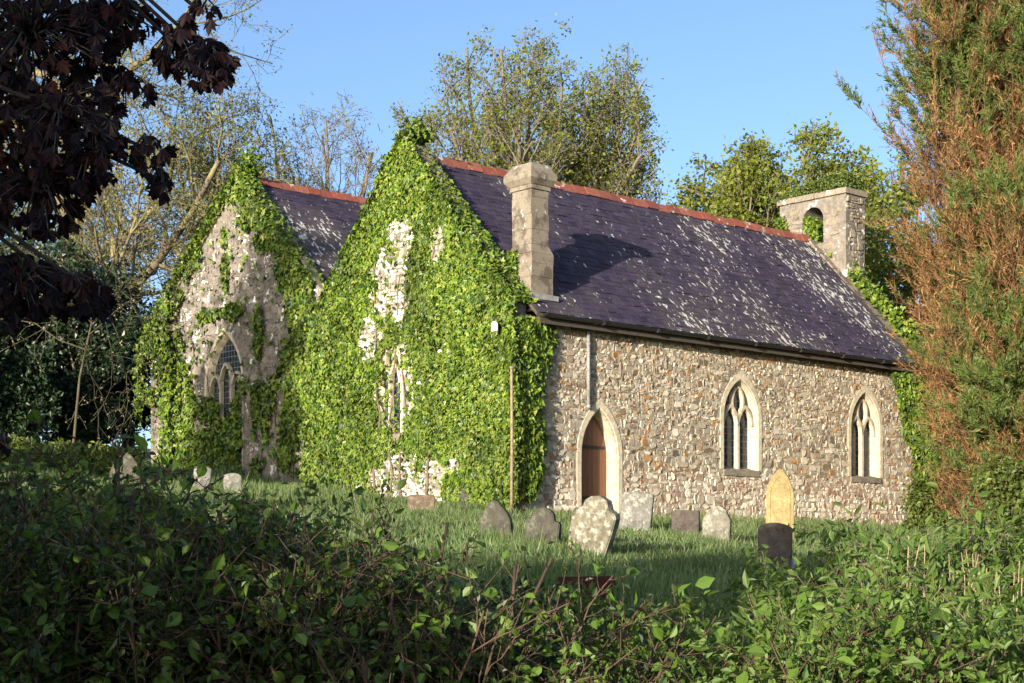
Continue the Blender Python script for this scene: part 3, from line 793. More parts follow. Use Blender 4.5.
iv_n = px_e([(226, 180, 14, 22), (208, 205, 12, 18), (190, 245, 14, 30), (170, 290, 17, 34), (155, 335, 18, 40), (172, 350, 14, 30), (160, 410, 10, 30), (178, 385, 12, 40), (175, 440, 16, 40),
             (260, 212, 24, 20), (277, 235, 18, 19), (246, 188, 16, 16), (292, 260, 14, 40), (303, 300, 16, 60), (296, 360, 14, 60), (306, 420, 12, 80), (288, 440, 12, 40),
             (214, 314, 16, 8), (234, 310, 14, 9), (222, 350, 3, 20), (250, 400, 16, 24), (236, 430, 26, 22), (210, 410, 12, 20), (212, 450, 30, 30), (246, 465, 22, 20), (268, 420, 8, 30), (276, 392, 7, 20),
             (192, 405, 7, 30), (262, 330, 5, 30), (228, 270, 3, 22), (226, 235, 3, 12), (150, 470, 8, 10), (148, 390, 5, 40)], NT_)
br_n = px_e([(156, 376, 9, 18), (157, 432, 14, 32), (250, 440, 7, 50), (280, 430, 5, 40), (214, 358, 17, 38), (234, 362, 12, 34), (186, 395, 3, 25), (278, 470, 6, 16), (263, 445, 4, 20), (285, 380, 3, 18), (303, 455, 4, 18), (246, 405, 3, 12), (290, 330, 3, 20)], NT_)
def dens_n(b, h):
    e = .2 * n2(b, h, 1.3) + .12 * n2(b, h, 4)
    top = 11.08 - (b - 13) * .80 if b > 13 else 10.98 - (13 - b) * .97
    if b > 18.75 + e or h > top + e or b < 7.6: return 0
    i = blob((b, h), iv_n) + .38 * n2(b, h, 1.8) + .3 * n2(b, h, 5); k = blob((b, h), br_n) + .3 * n2(b, h, 4)
    return 0.02 if (i < .10 or k > .05) else min(1, .5 + 2.4 * (i - .10))
mb = MB()
wall_ivy(mb, ri, 62000, (7.6, 19.1, 1.6, 11.6), dens_n, lambda b, h, d: (NT_ - d, b, h), (-1, 0, 0), .125, lambda b, h: .16 + .12 * n2(b, h, .9) + .06 * n2(b, h, 2.5) + (.22 if b > 16.5 else 0))
n = 3200; s = ri.uniform(-.02, 1, n); P = np.stack([ri.uniform(NT_ - .3, NT_ + .4, n), 13 + 5.5 * s, 10.98 - 4.2 * s + ri.uniform(0, .34, n)], -1)
N = np.tile(np.array([-.3, .6, .7]), (n, 1)) + ri.normal(0, .4, (n, 3)); U_ = ri.normal(0, .5, (n, 3)); U_[:, 2] -= .5
L = .125 * ri.uniform(.6, 1.3, n); leaves(mb, P, N, U_, L, L * .95, T_IVY)
n = 1500; s = ri.uniform(0, .75, n) ** 1.3; P = np.stack([ri.uniform(NT_ - .3, NT_ + .36, n), 13 - 5.3 * s, 10.9 - 5.15 * s + ri.uniform(0, .26, n) * (1 - s)], -1)
U_ = ri.normal(0, .5, (n, 3)); U_[:, 2] -= .5; L = .12 * ri.uniform(.6, 1.3, n); leaves(mb, P, ri.normal(0, .4, (n, 3)) + np.array([-.3, -.6, .7]), U_, L, L * .95, T_IVY)
n = 500; P = np.stack([ri.normal(NT_ + .2, .15, n), ri.normal(13.05, .16, n), 11.0 + np.abs(ri.normal(0, .3, n))], -1)
U_ = ri.normal(0, .6, (n, 3)); L = .12 * ri.uniform(.6, 1.3, n); leaves(mb, P, ri.normal(0, 1, (n, 3)), U_, L, L * .95, T_IVY)
north_ivy = ivy_obj(mb, 'ivy', 'patchy ivy climbing the shaded left gable round its three-light window')
vines(north_ivy, NT_, [9.0, 10.2, 11.4, 12.2, 14.8, 15.6, 17.0], 6.0, 2)

# ivy on the south-west corner
def dens_w(t, h):
    edge = 13.75 + (5.3 - h) * .42 + .25 * n2(t, h, 1.6) + .12 * n2(t, h, 5)
    return 1.0 if t > edge and h > 1.5 + .4 * n2(t, 3, 2) else 0
mb = MB(); wall_ivy(mb, ri, 9000, (13.2, 15.8, 1.0, 5.6), dens_w, lambda t, h, d: (t, -d, h), (0, -1, 0), .13, lambda t, h: .22 + .1 * n2(t, h, 2) + .14 * max(0, t - 14.4))
n = 2600; h = ri.uniform(1.5, 5.9, n); P = np.stack([TW + .1 + np.abs(ri.normal(0, .25, n)), ri.uniform(-.3, 1.2, n), h], -1); U_ = ri.normal(0, .5, (n, 3)); U_[:, 2] -= .7
L = .13 * ri.uniform(.6, 1.3, n); leaves(mb, P, ri.normal(0, .5, (n, 3)) + np.array([.3, -.8, .2]), U_, L, L * .95, T_IVY)
n = 2600; s = ri.uniform(0, .9, n); P = np.stack([TW + .35 + ri.normal(.15, .16, n), -.2 + 4.0 * s, 5.6 + 4.1 * s + np.abs(ri.normal(.0, .16, n))], -1)
U_ = ri.normal(0, .6, (n, 3)); U_[:, 2] -= .3; L = .14 * ri.uniform(.6, 1.3, n); leaves(mb, P, ri.normal(0, .6, (n, 3)) + np.array([-.4, -.5, .6]), U_, L, L * .95, T_IVY)
ivy_obj(mb, 'ivy', 'ivy hanging down the far wall corner beside the brown conifers')
mb = MB(); n = 1100; a = ri.uniform(0, 1, n)
P = np.stack([BC[0] + ri.uniform(-.05, .5, n), 3.92 + ri.normal(0, .10, n) - .12 * np.sin(a * 3), 9.45 + a * .9], -1)
P2 = np.stack([BC[0] - .06 + ri.normal(0, .05, 420), 4.85 + ri.normal(0, .10, 420), ri.uniform(9.2, 10.5, 420)], -1); P = np.vstack([P, P2]); n = len(P)
U_ = ri.normal(0, .6, (n, 3)); U_[:, 2] -= .3; L = .11 * ri.uniform(.6, 1.3, n); leaves(mb, P, ri.normal(0, .6, (n, 3)) + np.array([-.8, 0, .3]), U_, L, L * .95, T_IVY)
ivy_obj(mb, 'ivy', 'bright ivy tuft growing inside the arched bell opening')
mb = MB(); n = 9000; b = ri.uniform(BC[2] - .05, BC[3] + .15, n); f = np.clip((BC[3] + .1 - b) / 2.9, 0, 1)
P = np.stack([ri.uniform(BC[0] - .12, BC[1] + .05, n), b, 11.02 + ri.uniform(0, 1, n) * (.08 + .55 * f ** .8 * np.minimum(1, (1.02 - f) * 6))], -1)
U_ = ri.normal(0, .6, (n, 3)); U_[:, 2] += .5; L = .085 * ri.uniform(.6, 1.4, n); leaves(mb, P, ri.normal(0, .7, (n, 3)) + np.array([-.5, 0, .6]), U_, L, L * .6, T_KITE)
o = mb.build('moss', M['moss'], None, OFF); o.location = church.location; o.rotation_euler = church.rotation_euler
tag(o, 'green cushion of moss and weeds on top of the bellcote', 'moss')
mb = MB(); n = 330; P = np.stack([c0 - .06 + ri.normal(0, .04, n), ri.uniform(.45, .85, n), 6.15 + ri.uniform(0, .75, n)], -1)
U_ = ri.normal(0, .5, (n, 3)); L = .11 * ri.uniform(.6, 1.3, n); leaves(mb, P, ri.normal(0, .4, (n, 3)) + np.array([-1, 0, .2]), U_, L, L * .95, T_IVY)
ivy_obj(mb, 'ivy', 'small ivy sprig on the left face of the chimney')

# small fixtures by the corner
bb, hb = on_gable(497, 327, MT - .35); mb = MB()
w = to_world(MT - .42, bb, hb); lamp = tag(empty('alarm_box', w, math.atan2(AX.y, AX.x)), 'small white box fixed among the ivy near the top right of the front gable', 'box')
mb = MB(); mb.box(-.04, .04, -.06, .06, -.10, .07); frustum(mb, (-.04, .04, -.06, .06), .073, (-.015, .015, -.03, .03), .12); mb.build('casing', M['white'], lamp)
mb = MB(); mb.tube([(0, 0, .11), (.02, 0, .25), (.35, 0, .30)], .012, 6); mb.build('bracket', M['iron'], lamp)
pb, ph = on_gable(511.5, 505, MT - .45); pw_ = to_world(MT - .45, pb, ph); gz = float(G(pw_[0], pw_[1]))
pole = tag(empty('pole', (pw_[0], pw_[1], gz)), 'slim pale wooden pole standing upright in front of the ivy corner', 'pole')
hh = ray(512, 368, pw_[1])[2] - gz
mb = MB(); mb.tube([(0, 0, -.2), (.01, 0, hh * .5), (0, 0, hh)], [.036, .034, .030], 8); mb.build('shaft', M['pole'], pole)
mb = MB(); mb.tube([(0, 0, hh), (0, 0, hh + .03)], [.05, .045], 8); mb.build('cap', M['lead'], pole)

# ------------------------------------------------------------------ headstones
def hs_mat(name, c0, c1, lich, lcol=(.55,.55,.48), thr=.55, dark=None):
    return stone_mat(name, [(0, c0), (1, c1)], lich, lcol, dark, lscale=9.0, use_island=False, bstr=.6, thr=thr - .03, soft=.12)
HM = {'mottle': hs_mat('mottled_headstone', (.13,.12,.095), (.22,.205,.16), .7, (.34,.33,.27), .55, (.07,.06,.04)), 'grey': hs_mat('grey_headstone', (.045,.043,.035), (.09,.085,.065), .45, (.22,.22,.17), .58, (.06,.055,.035)), 'dark': hs_mat('dark_headstone', (.055,.047,.04), (.10,.085,.07), .25, (.2,.17,.13), .6),
      'pale': hs_mat('pale_headstone', (.11,.11,.095), (.19,.185,.16), .4, (.5,.48,.42)), 'ochre': hs_mat('ochre_headstone', (.235,.18,.08), (.31,.24,.11), .3, (.36,.31,.18), .6),
      'lichen': hs_mat('lichened_headstone', (.11,.10,.07), (.20,.18,.13), .85, (.36,.35,.28), .52, (.05,.045,.025)), 'rust': hs_mat('red_granite', (.05,.02,.015), (.085,.032,.024), 0),
      'brown': hs_mat('brown_stump_stone', (.11,.08,.055), (.17,.125,.085), .2)}
def outline(kind, w, h):
    hw = w / 2
    if kind == 'round':
        return [(-hw, 0), (hw, 0), (hw, h - hw*.42)] + [(hw*math.cos(a), h - hw*.42 + hw*.42*math.sin(a)) for a in np.linspace(.2, math.pi - .2, 11)] + [(-hw, h - hw*.42)]
    if kind == 'gothic':
        return [(-hw, 0), (hw, 0), (hw, h*.66)] + [(x, z) for x, z in arch(0, w, 0, h*.66, h, 8)[2:-2]][::-1] + [(-hw, h*.66)]
    if kind == 'shoulder':
        k = h - hw*.75
        return [(-hw, 0), (hw, 0), (hw, k), (hw*.86, k + .03), (hw*.70, k + .02)] + [(hw*.62*math.cos(a), k + .05 + (h - k - .05)*math.sin(a)) for a in np.linspace(.1, math.pi - .1, 9)] + [(-hw*.70, k + .02), (-hw*.86, k + .03), (-hw, k)]
    if kind == 'point':
        return [(-hw, 0), (hw, 0), (hw, h*.55), (hw*.78, h*.74), (hw*.3, h*.95), (0, h), (-hw*.3, h*.95), (-hw*.78, h*.74), (-hw, h*.55)]
    if kind == 'slab':
        return [(-hw*.95, 0), (hw*.55, 0), (hw, h*.74), (hw*.92, h*.80), (hw*.66, h*.84), (hw*.50, h*.95), (hw*.15, h), (-hw*.2, h*.985), (-hw*.42, h*.93), (-hw*.55, h*.83), (-hw*.86, h*.80), (-hw*.98, h*.74)]
    if kind == 'flat':
        return [(-hw, 0), (hw, 0), (hw*.98, h*.93), (hw*.9, h), (-hw*.88, h*.985), (-hw*.98, h*.92)]
    if kind == 'clip':
        return [(-hw, 0), (hw, 0), (hw, h*.72), (hw*.62, h*.90), (hw*.2, h), (-hw*.25, h*.97), (-hw*.7, h*.86), (-hw, h*.70)]
def headstone(x, yb, yt, wpx, kind, mat, label, lean=0.0, back=0.0, yaw=0.0, th=.11, group=None, name='headstone', up=0.0):
    Y = depth_at(x, yb); X = (x - 512) / F * Y; z = float(G(X, Y)); h = (yb - yt) / F * Y + .0; w = wpx / F * Y / max(.5, math.cos(yaw))
    z_wanted = E + (HZ - yb) / F * Y
    bm = bmesh.new(); ol = outline(kind, w, h + .25); vs = [bm.verts.new((p, -th/2, q - .25)) for p, q in ol]
    f = bm.faces.new(vs); ex = bmesh.ops.extrude_face_region(bm, geom=[f])
    bmesh.ops.translate(bm, verts=[v for v in ex['geom'] if isinstance(v, bmesh.types.BMVert)], vec=(0, th, 0))
    bmesh.ops.recalc_face_normals(bm, faces=bm.faces)
    bmesh.ops.bevel(bm, geom=[e for e in bm.edges if len(e.link_faces) == 2 and e.calc_face_angle(0) > .9], offset=.014, segments=2, affect='EDGES')
    bmesh.ops.triangulate(bm, faces=bm.faces); bmesh.ops.subdivide_edges(bm, edges=[e for e in bm.edges if e.calc_length() > .16], cuts=2, use_grid_fill=False)
    sd = x * 1.7
    for v in bm.verts:
        d = mn.noise((v.co.x * 6 + sd, v.co.y * 6, v.co.z * 6)) * .012; v.co += Vector((d, d * .8, d * .6))
    me = bpy.data.meshes.new(name); bm.to_mesh(me); bm.free(); me.materials.append(HM[mat])
    o = bpy.data.objects.new(name, me); COL.objects.link(o); o.location = (X, Y, min(z, z_wanted + .1) + up); o.rotation_euler = (back, lean, yaw)
    return tag(o, label, 'headstone', group)
HS = 'headstones standing in the churchyard grass'
YW = math.atan2(AX.y, AX.x)
headstone(497, 536, 498, 31, 'point', 'grey', 'dark grey worn headstone in front of the slim pole', -.05, .05, -.45, .13, HS)
headstone(541, 545, 505, 34, 'shoulder', 'grey', 'grey headstone with a stepped right shoulder left of the blotched leaning stone', .14, .06, -.4, .12, HS)
headstone(591, 557, 497, 44, 'slab', 'lichen', 'large leaning headstone blotched with pale lichen in front of the door', .16, .06, -.46, .20, HS)
headstone(635, 530, 491, 30, 'flat', 'pale', 'pale whitish headstone with a flat top leaning right beside the door', .12, .05, -.4, .12, HS)
headstone(685, 534, 509, 27, 'flat', 'dark', 'short dark square-topped headstone against the wall below the middle of the nave', .05, 0, -.3, .12, HS)
headstone(716, 543, 506, 26, 'clip', 'mottle', 'pale mottled headstone with a clipped pointed top below the nearer nave window', .08, .05, -.42, .12, HS)
hso = headstone(780, 542, 469, 27, 'gothic', 'ochre', 'tall ochre yellow headstone with a pointed gothic top', 0, 0, -.25, .13, HS)
headstone(774, 568, 521, 33, 'round', 'dark', 'blackish round-topped headstone in front of the tall yellow one', .03, .03, -.2, .14, HS)
headstone(126, 487, 453, 32, 'point', 'grey', 'pointed grey headstone rising above the undergrowth left of the church', .02, 0, -.1, .14, HS)
headstone(201, 490, 466, 17, 'round', 'pale', 'small pale rounded headstone at the foot of the left gable, leftmost of its pair', .08, 0, .2, .10, HS)
headstone(233, 496, 476, 18, 'round', 'pale', 'small pale rounded headstone at the foot of the left gable, nearest its ivy centre', -.03, 0, .1, .10, HS)
headstone(421, 512, 494, 27, 'flat', 'brown', 'squat brown block-shaped stone at the foot of the ivy gable', .02, 0, .1, .22, HS)
headstone(52, 590, 552, 24, 'point', 'grey', 'weathered stone half buried in the dark left undergrowth', -.05, 0, .2, .12, HS)
headstone(585, 624, 592, 60, 'flat', 'rust', 'low dark red granite slab showing through the hedge gap', 0, .03, -.05, .16, HS, 'headstone', .16)
# raised moulding on the ochre stone
Yo = hso.location.y; w = 27 / F * Yo; h = 73 / F * Yo; mb = MB()
pl = arch(0, w * .74, h * .12, h * .62, h * .90, 10); mb.bar([(x, -.068, z) for x, z in pl], .03, .03, (0, 1, 0)); mb.build('carved_arch', HM['ochre'], hso)
# little stone cross, vase
Yc = depth_at(463, 512); Xc = (463 - 512) / F * Yc; cr = tag(empty('grave_cross', (Xc, Yc, float(G(Xc, Yc)))), 'thin little grave cross in front of the ivy', 'cross')
mb = MB(); mb.box(-.035, .035, -.03, .03, -.2, .52); mb.box(-.13, -.036, -.028, .028, .32, .39); mb.box(.036, .13, -.028, .028, .32, .39); mb.build('shaft', HM['grey'], cr)
Yv = depth_at(790, 569); Xv = (790 - 512) / F * Yv; vz = tag(empty('grave_vase', (Xv, Yv, float(G(Xv, Yv)))), 'small blue vase beside the blackish round-topped headstone', 'vase')
mb = MB(); prof = [(0, .045), (.05, .06), (.12, .075), (.16, .06), (.17, .065)]; mb.tube([(0, 0, z) for z, r in prof], [r for z, r in prof], 12); mb.build('body', simple('blue_glaze', (.10,.22,.62), .3), vz)
mb = MB(); rv = np.random.default_rng(5); P = rv.normal(0, .04, (60, 3)) + np.array([0, 0, .24]); leaves(mb, P, rv.normal(0, 1, (60, 3)), rv.normal(0, 1, (60, 3)), .05, .04, T_KITE)
mb.build('flowers', leaf_mat('faded_petals', [(.25,.05,.08), (.4,.3,.3), (.06,.10,.03)]), vz)

# ------------------------------------------------------------------ grass
def in_church(X, Y):
    dx, dy = X - ORG.x, Y - ORG.y; t = dx * AX.x + dy * AX.y; b = dx * BX.x + dy * BX.y
    return ((t > -.5) & (t < 15.5) & (b > 0) & (b < 7.6)) | ((t > .8) & (t < 15.5) & (b >= 7.6) & (b < 18.4))
def build_grass():
    rng = np.random.default_rng(51); mb = MB()
    n = 210000; Y = 11 + (54 - 11) * rng.random(n) ** .85; X = (rng.random(n) - .5) * 2 * (.35 * Y)
    k = ~in_church(X, Y); X, Y = X[k], Y[k]; n = len(X)
    cl = np.sin(X * 1.3 + np.sin(Y * .9) * 2) * np.sin(Y * 1.1 + np.cos(X * .7) * 2)
    P = np.stack([X, Y, G(X, Y) - .02], -1); U = rng.normal(0, .35, (n, 3)); U[:, 2] = 1
    N = rng.normal(0, 1, (n, 3)); N[:, 2] = 0
    L = (.15 + .07 * cl) * rng.uniform(.45, 1.45, n); L[rng.random(n) < .02] *= 1.9
    leaves(mb, P, N, U, L, rng.uniform(.012, .022, n), T_BLADE)
    tag(mb.build('grass', M['grass']), 'rough uncut churchyard grass', 'grass', kind='stuff')
build_grass()

# ------------------------------------------------------------------ trees behind the church
def lv(seg, wander, up, taper, kids=(0, 0), start=.3, angle=(30, 55), ratio=.6, rr=.6, fade=.45, rmin=.004):
    return dict(seg=seg, wander=wander, up=up, taper=taper, kids=kids, start=start, angle=angle, ratio=ratio, rr=rr, fade=fade, rmin=rmin)
def gnd(X, Y): return (X, Y, float(G(X, Y)))
rt = np.random.default_rng(61)
LF_spring = leaf_mat('spring_leaf', [(.06,.09,.02), (.10,.13,.03), (.15,.16,.045)], .35)
LF_green = leaf_mat('mid_green_leaf', [(.055,.085,.015), (.09,.125,.02), (.13,.155,.03)], .3)
LF_oak = leaf_mat('fresh_oak_leaf', [(.10,.14,.018), (.16,.195,.025), (.22,.235,.035)], .4)
LF_olive = leaf_mat('olive_leaf', [(.11,.125,.025), (.155,.17,.035), (.20,.205,.05)], .3)
LF_ever = leaf_mat('evergreen_leaf', [(.012,.028,.014), (.022,.045,.02), (.035,.06,.02)], .1, .4)
# ash-like tree behind the front gable: many upright stems
ash = [lv(5, .03, .02, .8, (21, 22), .6, rmin=.05), lv(8, .07, .025, .3, (16, 18), .25, (6, 38), 2.15, .45, .08, .02) | dict(even=1), lv(5, .14, .05, .4, (7, 9), .2, (22, 52), .25, .45, .35, .011),
       lv(4, .18, .05, .5, (5, 6), .2, (25, 60), .45, .55, .4, .009), lv(3, .2, .04, .6, (0, 0), .2, (25, 60), .5, .6, .4, .007)]
def rounded(st, a0, a1, r1, k1=(12, 14), w=.1):
    return [lv(5, .04, .02, .75, st, .5, rmin=.05), lv(7, w, .02, .3, k1, .22, (a0, a1), r1, .45, .1, .02) | dict(even=1), lv(5, .18, .03, .4, (7, 8), .15, (28, 62), .32, .45, .3, .011), lv(4, .22, .03, .5, (5, 6), .15, (30, 65), .48, .55, .4, .009), lv(3, .22, .02, .6, (0, 0), .2, (30, 70), .5, .6, .4, .007)]
ra = np.random.default_rng(99)
tr1, sk1 = plant('ash_tree', 'sparse-leaved tree with many upright stems rising behind the roof by the chimney', 'tree', gnd(.8, 58), ra, (0, 0, 1), 4.8, .42, ash, M['bark'], LF_oak, 3.7, .13, .12, env=((.8, 58, E + 13.9), 4.9, 4.7))
mb = MB()
for pts, rad, l in sk1:
    if l == 0 or (l == 1 and rt.random() < .6):
        for q in range(160 if l == 0 else 420):
            f = rt.uniform(0, (.95 if l == 0 else .72) * (len(pts) - 1.01)); i = int(f); p = pts[i] + (pts[i+1] - pts[i]) * (f - i)
            leaves(mb, [p + rt.normal(0, .24, 3)], [rt.normal(0, 1, 3)], [rt.normal(0, .6, 3) - np.array([0, 0, .3])], .15, .14, T_KITE)
mb.build('ivy_sleeve', M['ivy'], tr1)
# green tree behind the bellcote
oak = [lv(5, .05, .02, .65, (6, 7), .35, rmin=.05), lv(6, .14, .03, .4, (7, 9), .25, (30, 65), .62, .55, .35, .02), lv(5, .18, .03, .4, (7, 8), .2, (30, 65), .5, .5, .4, .01), lv(4, .22, .02, .5, (4, 5), .2, (30, 70), .48, .5, .4, .007), lv(3, .2, .02, .6, (0,0), .2, (30, 70), .5, .6, .4, .005)]
plant('oak_tree', 'fresh green leafy tree behind the bellcote', 'tree', gnd(11.0, 58), rt, (.0, 0, 1), 4.5, .42, rounded((15, 16), 6, 62, 2.1, (16, 18)), M['bark'], LF_oak, 13, .18, .17, env=((11.0, 58, E + 11.2), 5.0, 4.1))
plant('small_tree', 'thin twiggy sapling showing over the middle of the ridge', 'tree', gnd(5.4, 60), rt, (0.02, 0, 1), 4.0, .16, [ash[0] | dict(kids=(4, 5)), ash[1] | dict(kids=(8, 9))] + ash[2:], M['bark'], LF_spring, 1.4, .14, .10)
# trees on the left
old = [lv(6, .05, .01, .6, (10, 11), .25, rmin=.08), lv(8, .16, .03, .35, (10, 12), .2, (40, 80), .72, .5, .3, .03), lv(6, .22, .02, .35, (7, 9), .15, (35, 70), .5, .45, .35, .014), lv(4, .26, .0, .5, (6, 7), .15, (35, 75), .45, .5, .4, .010), lv(3, .3, -.02, .6, (0, 0), .2, (35, 75), .5, .6, .4, .008)]
plant('oak_tree', 'big gnarled mossy tree with crooked limbs far left behind the left gable', 'tree', gnd(-17.0, 62), rt, (.03, 0, 1), 14.5, .55, old, M['bark_moss'], LF_olive, 4.0, .12, .12)
plant('hawthorn_tree', 'olive leafed dense twiggy tree just left of the left gable apex', 'tree', gnd(-11.9, 66), rt, (0, 0, 1), 5.4, .35, rounded((12, 13), 6, 46, 1.8, (14, 16)), M['bark_moss'], LF_olive, 4.6, .13, .12, env=((-11.9, 66, E + 14.2), 3.9, 5.4))
bare = [lv(5, .04, .03, .6, (7, 8), .3, rmin=.05), lv(6, .10, .06, .35, (8, 9), .25, (25, 50), .6, .5, .35, .02), lv(5, .13, .06, .4, (7, 8), .2, (25, 50), .5, .5, .4, .011), lv(4, .16, .06, .5, (5, 6), .2, (25, 50), .45, .55, .4, .008), lv(3, .2, .04, .6, (0,0), .2, (25, 55), .5, .6, .4, .006)]
plant('bare_tree', 'leafless twiggy tree between the two gables', 'tree', gnd(-7.9, 68), rt, (.03, 0, 1), 5.4, .26, [ash[0] | dict(kids=(8, 9), rmin=.04), ash[1] | dict(kids=(10, 12), angle=(5, 26))] + ash[2:], M['bark'], LF_olive, .15, .12, .05, env=((-7.7, 68, E + 13.8), 3.4, 5.6))
plant('bare_tree', 'slim bare tree with two thin stems against the sky left of the left gable', 'tree', gnd(-13.6, 57), rt, (.02, 0, 1), 8.0, .24, bare, M['bark_moss'], LF_olive, .3, .12, .05)
# dark evergreens at the left foot
ever = [lv(4, .06, .02, .5, (9, 11), .05, rmin=.03), lv(5, .14, .04, .4, (7, 9), .15, (35, 70), .6, .5, .3, .015), lv(4, .2, .02, .5, (5, 6), .15, (30, 65), .5, .5, .4, .008), lv(3, .2, 0, .6, (0, 0), .2, (30, 60), .5, .5, .4, .006)]
for (X, Y, L0, lab) in [(-14.3, 52.5, 4.1, 'dark evergreen bush against the left church corner'), (-15.8, 52, 4.7, 'dark evergreen bush under the gnarled mossy tree'), (-18.2, 49, 4.7, 'dark evergreen bush at the far left edge, under the purple leaves'),
                        (-14.4, 56, 5.2, 'taller dark evergreen bush behind the front ones, near the gable'), (-17.6, 57, 5.4, 'taller dark evergreen bush behind the front ones, far left')]:
    plant('evergreen_bush', lab, 'bush', gnd(X, Y), rt, (0, 0, 1), L0, .16, ever, M['bark'], LF_ever, 20, .20, .2, group='dark evergreens left of the church')
for (X, Y, L0, lab) in [(-14.0, 52, 2.3, 'low dark laurel at the foot of the left gable corner'), (-14.9, 49, 2.4, 'low dark laurel between the pointed headstone and the evergreens'), (-16.6, 48, 2.5, 'low dark laurel at the left frame edge'),
                        (-13.4, 55.5, 3.0, 'low dark laurel just behind the left gable corner'), (13.0, 48.4, 3.4, 'dark laurel behind the far church corner')]:
    plant('laurel_bush', lab, 'bush', gnd(X, Y), rt, (0, 0, 1), L0, .1, ever, M['bark'], LF_ever, 18, .17, .16, group='low laurels round the church')
# more woodland behind, closing the gap at the left and right
for (X, Y, L0, lab) in [(-24.5, 72, 10.0, 'olive tree at the far left, mostly behind the purple leaves'), (19.0, 66, 9.0, 'green tree behind the brown conifers')]:
    plant('background_tree', lab, 'tree', gnd(X, Y), rt, (0, 0, 1), L0, .4, oak, M['bark_moss'], LF_olive if X < 0 else LF_green, 5, .2, .16)
for (X, Y, L0, lab) in [(10.95, 42.0, 1.0, 'small green elder bush against the far corner of the nave wall'), (10.5, 33.2, 1.5, 'fresh green elder bush at the foot of the brown conifers, near the church'), (11.2, 32.4, 1.7, 'fresh green elder bush at the foot of the brown conifers, by the right frame edge')]:
    plant('elder_bush', lab, 'bush', gnd(X, Y), rt, (0, 0, 1), L0, .07, ever, M['bark'], LF_green, 12, .12, .12, group='elder bushes under the conifers')
# lichen-covered hanging branches in front of the evergreens
hang = [lv(6, .16, -.04, .4, (7, 8), .1, rmin=.012), lv(5, .2, -.16, .4, (5, 7), .15, (30, 65), .7, .6, .2, .009), lv(4, .26, -.14, .5, (3, 4), .15, (30, 70), .5, .6, .3, .008), lv(3, .3, -.1, .6, (0,0), .2, (30, 70), .5, .6, .4, .007)]
X, Y, Z = ray(52, 322, 46)
lich = leaf_mat('lichen_tuft', [(.24,.22,.09), (.32,.29,.14)], .1)
plant('larch_sapling', 'drooping lichen-covered branches lit against the dark evergreens', 'tree', gnd(X + .5, Y), rt, (.10, -.05, 1), 5.4, .05, [lv(6, .08, .0, .4, (9, 10), .5, rmin=.015)] + hang[1:], bark_mat('lichen_bark', (.04,.034,.02), (.09,.078,.04), 8), lich, 3, .07, .03)

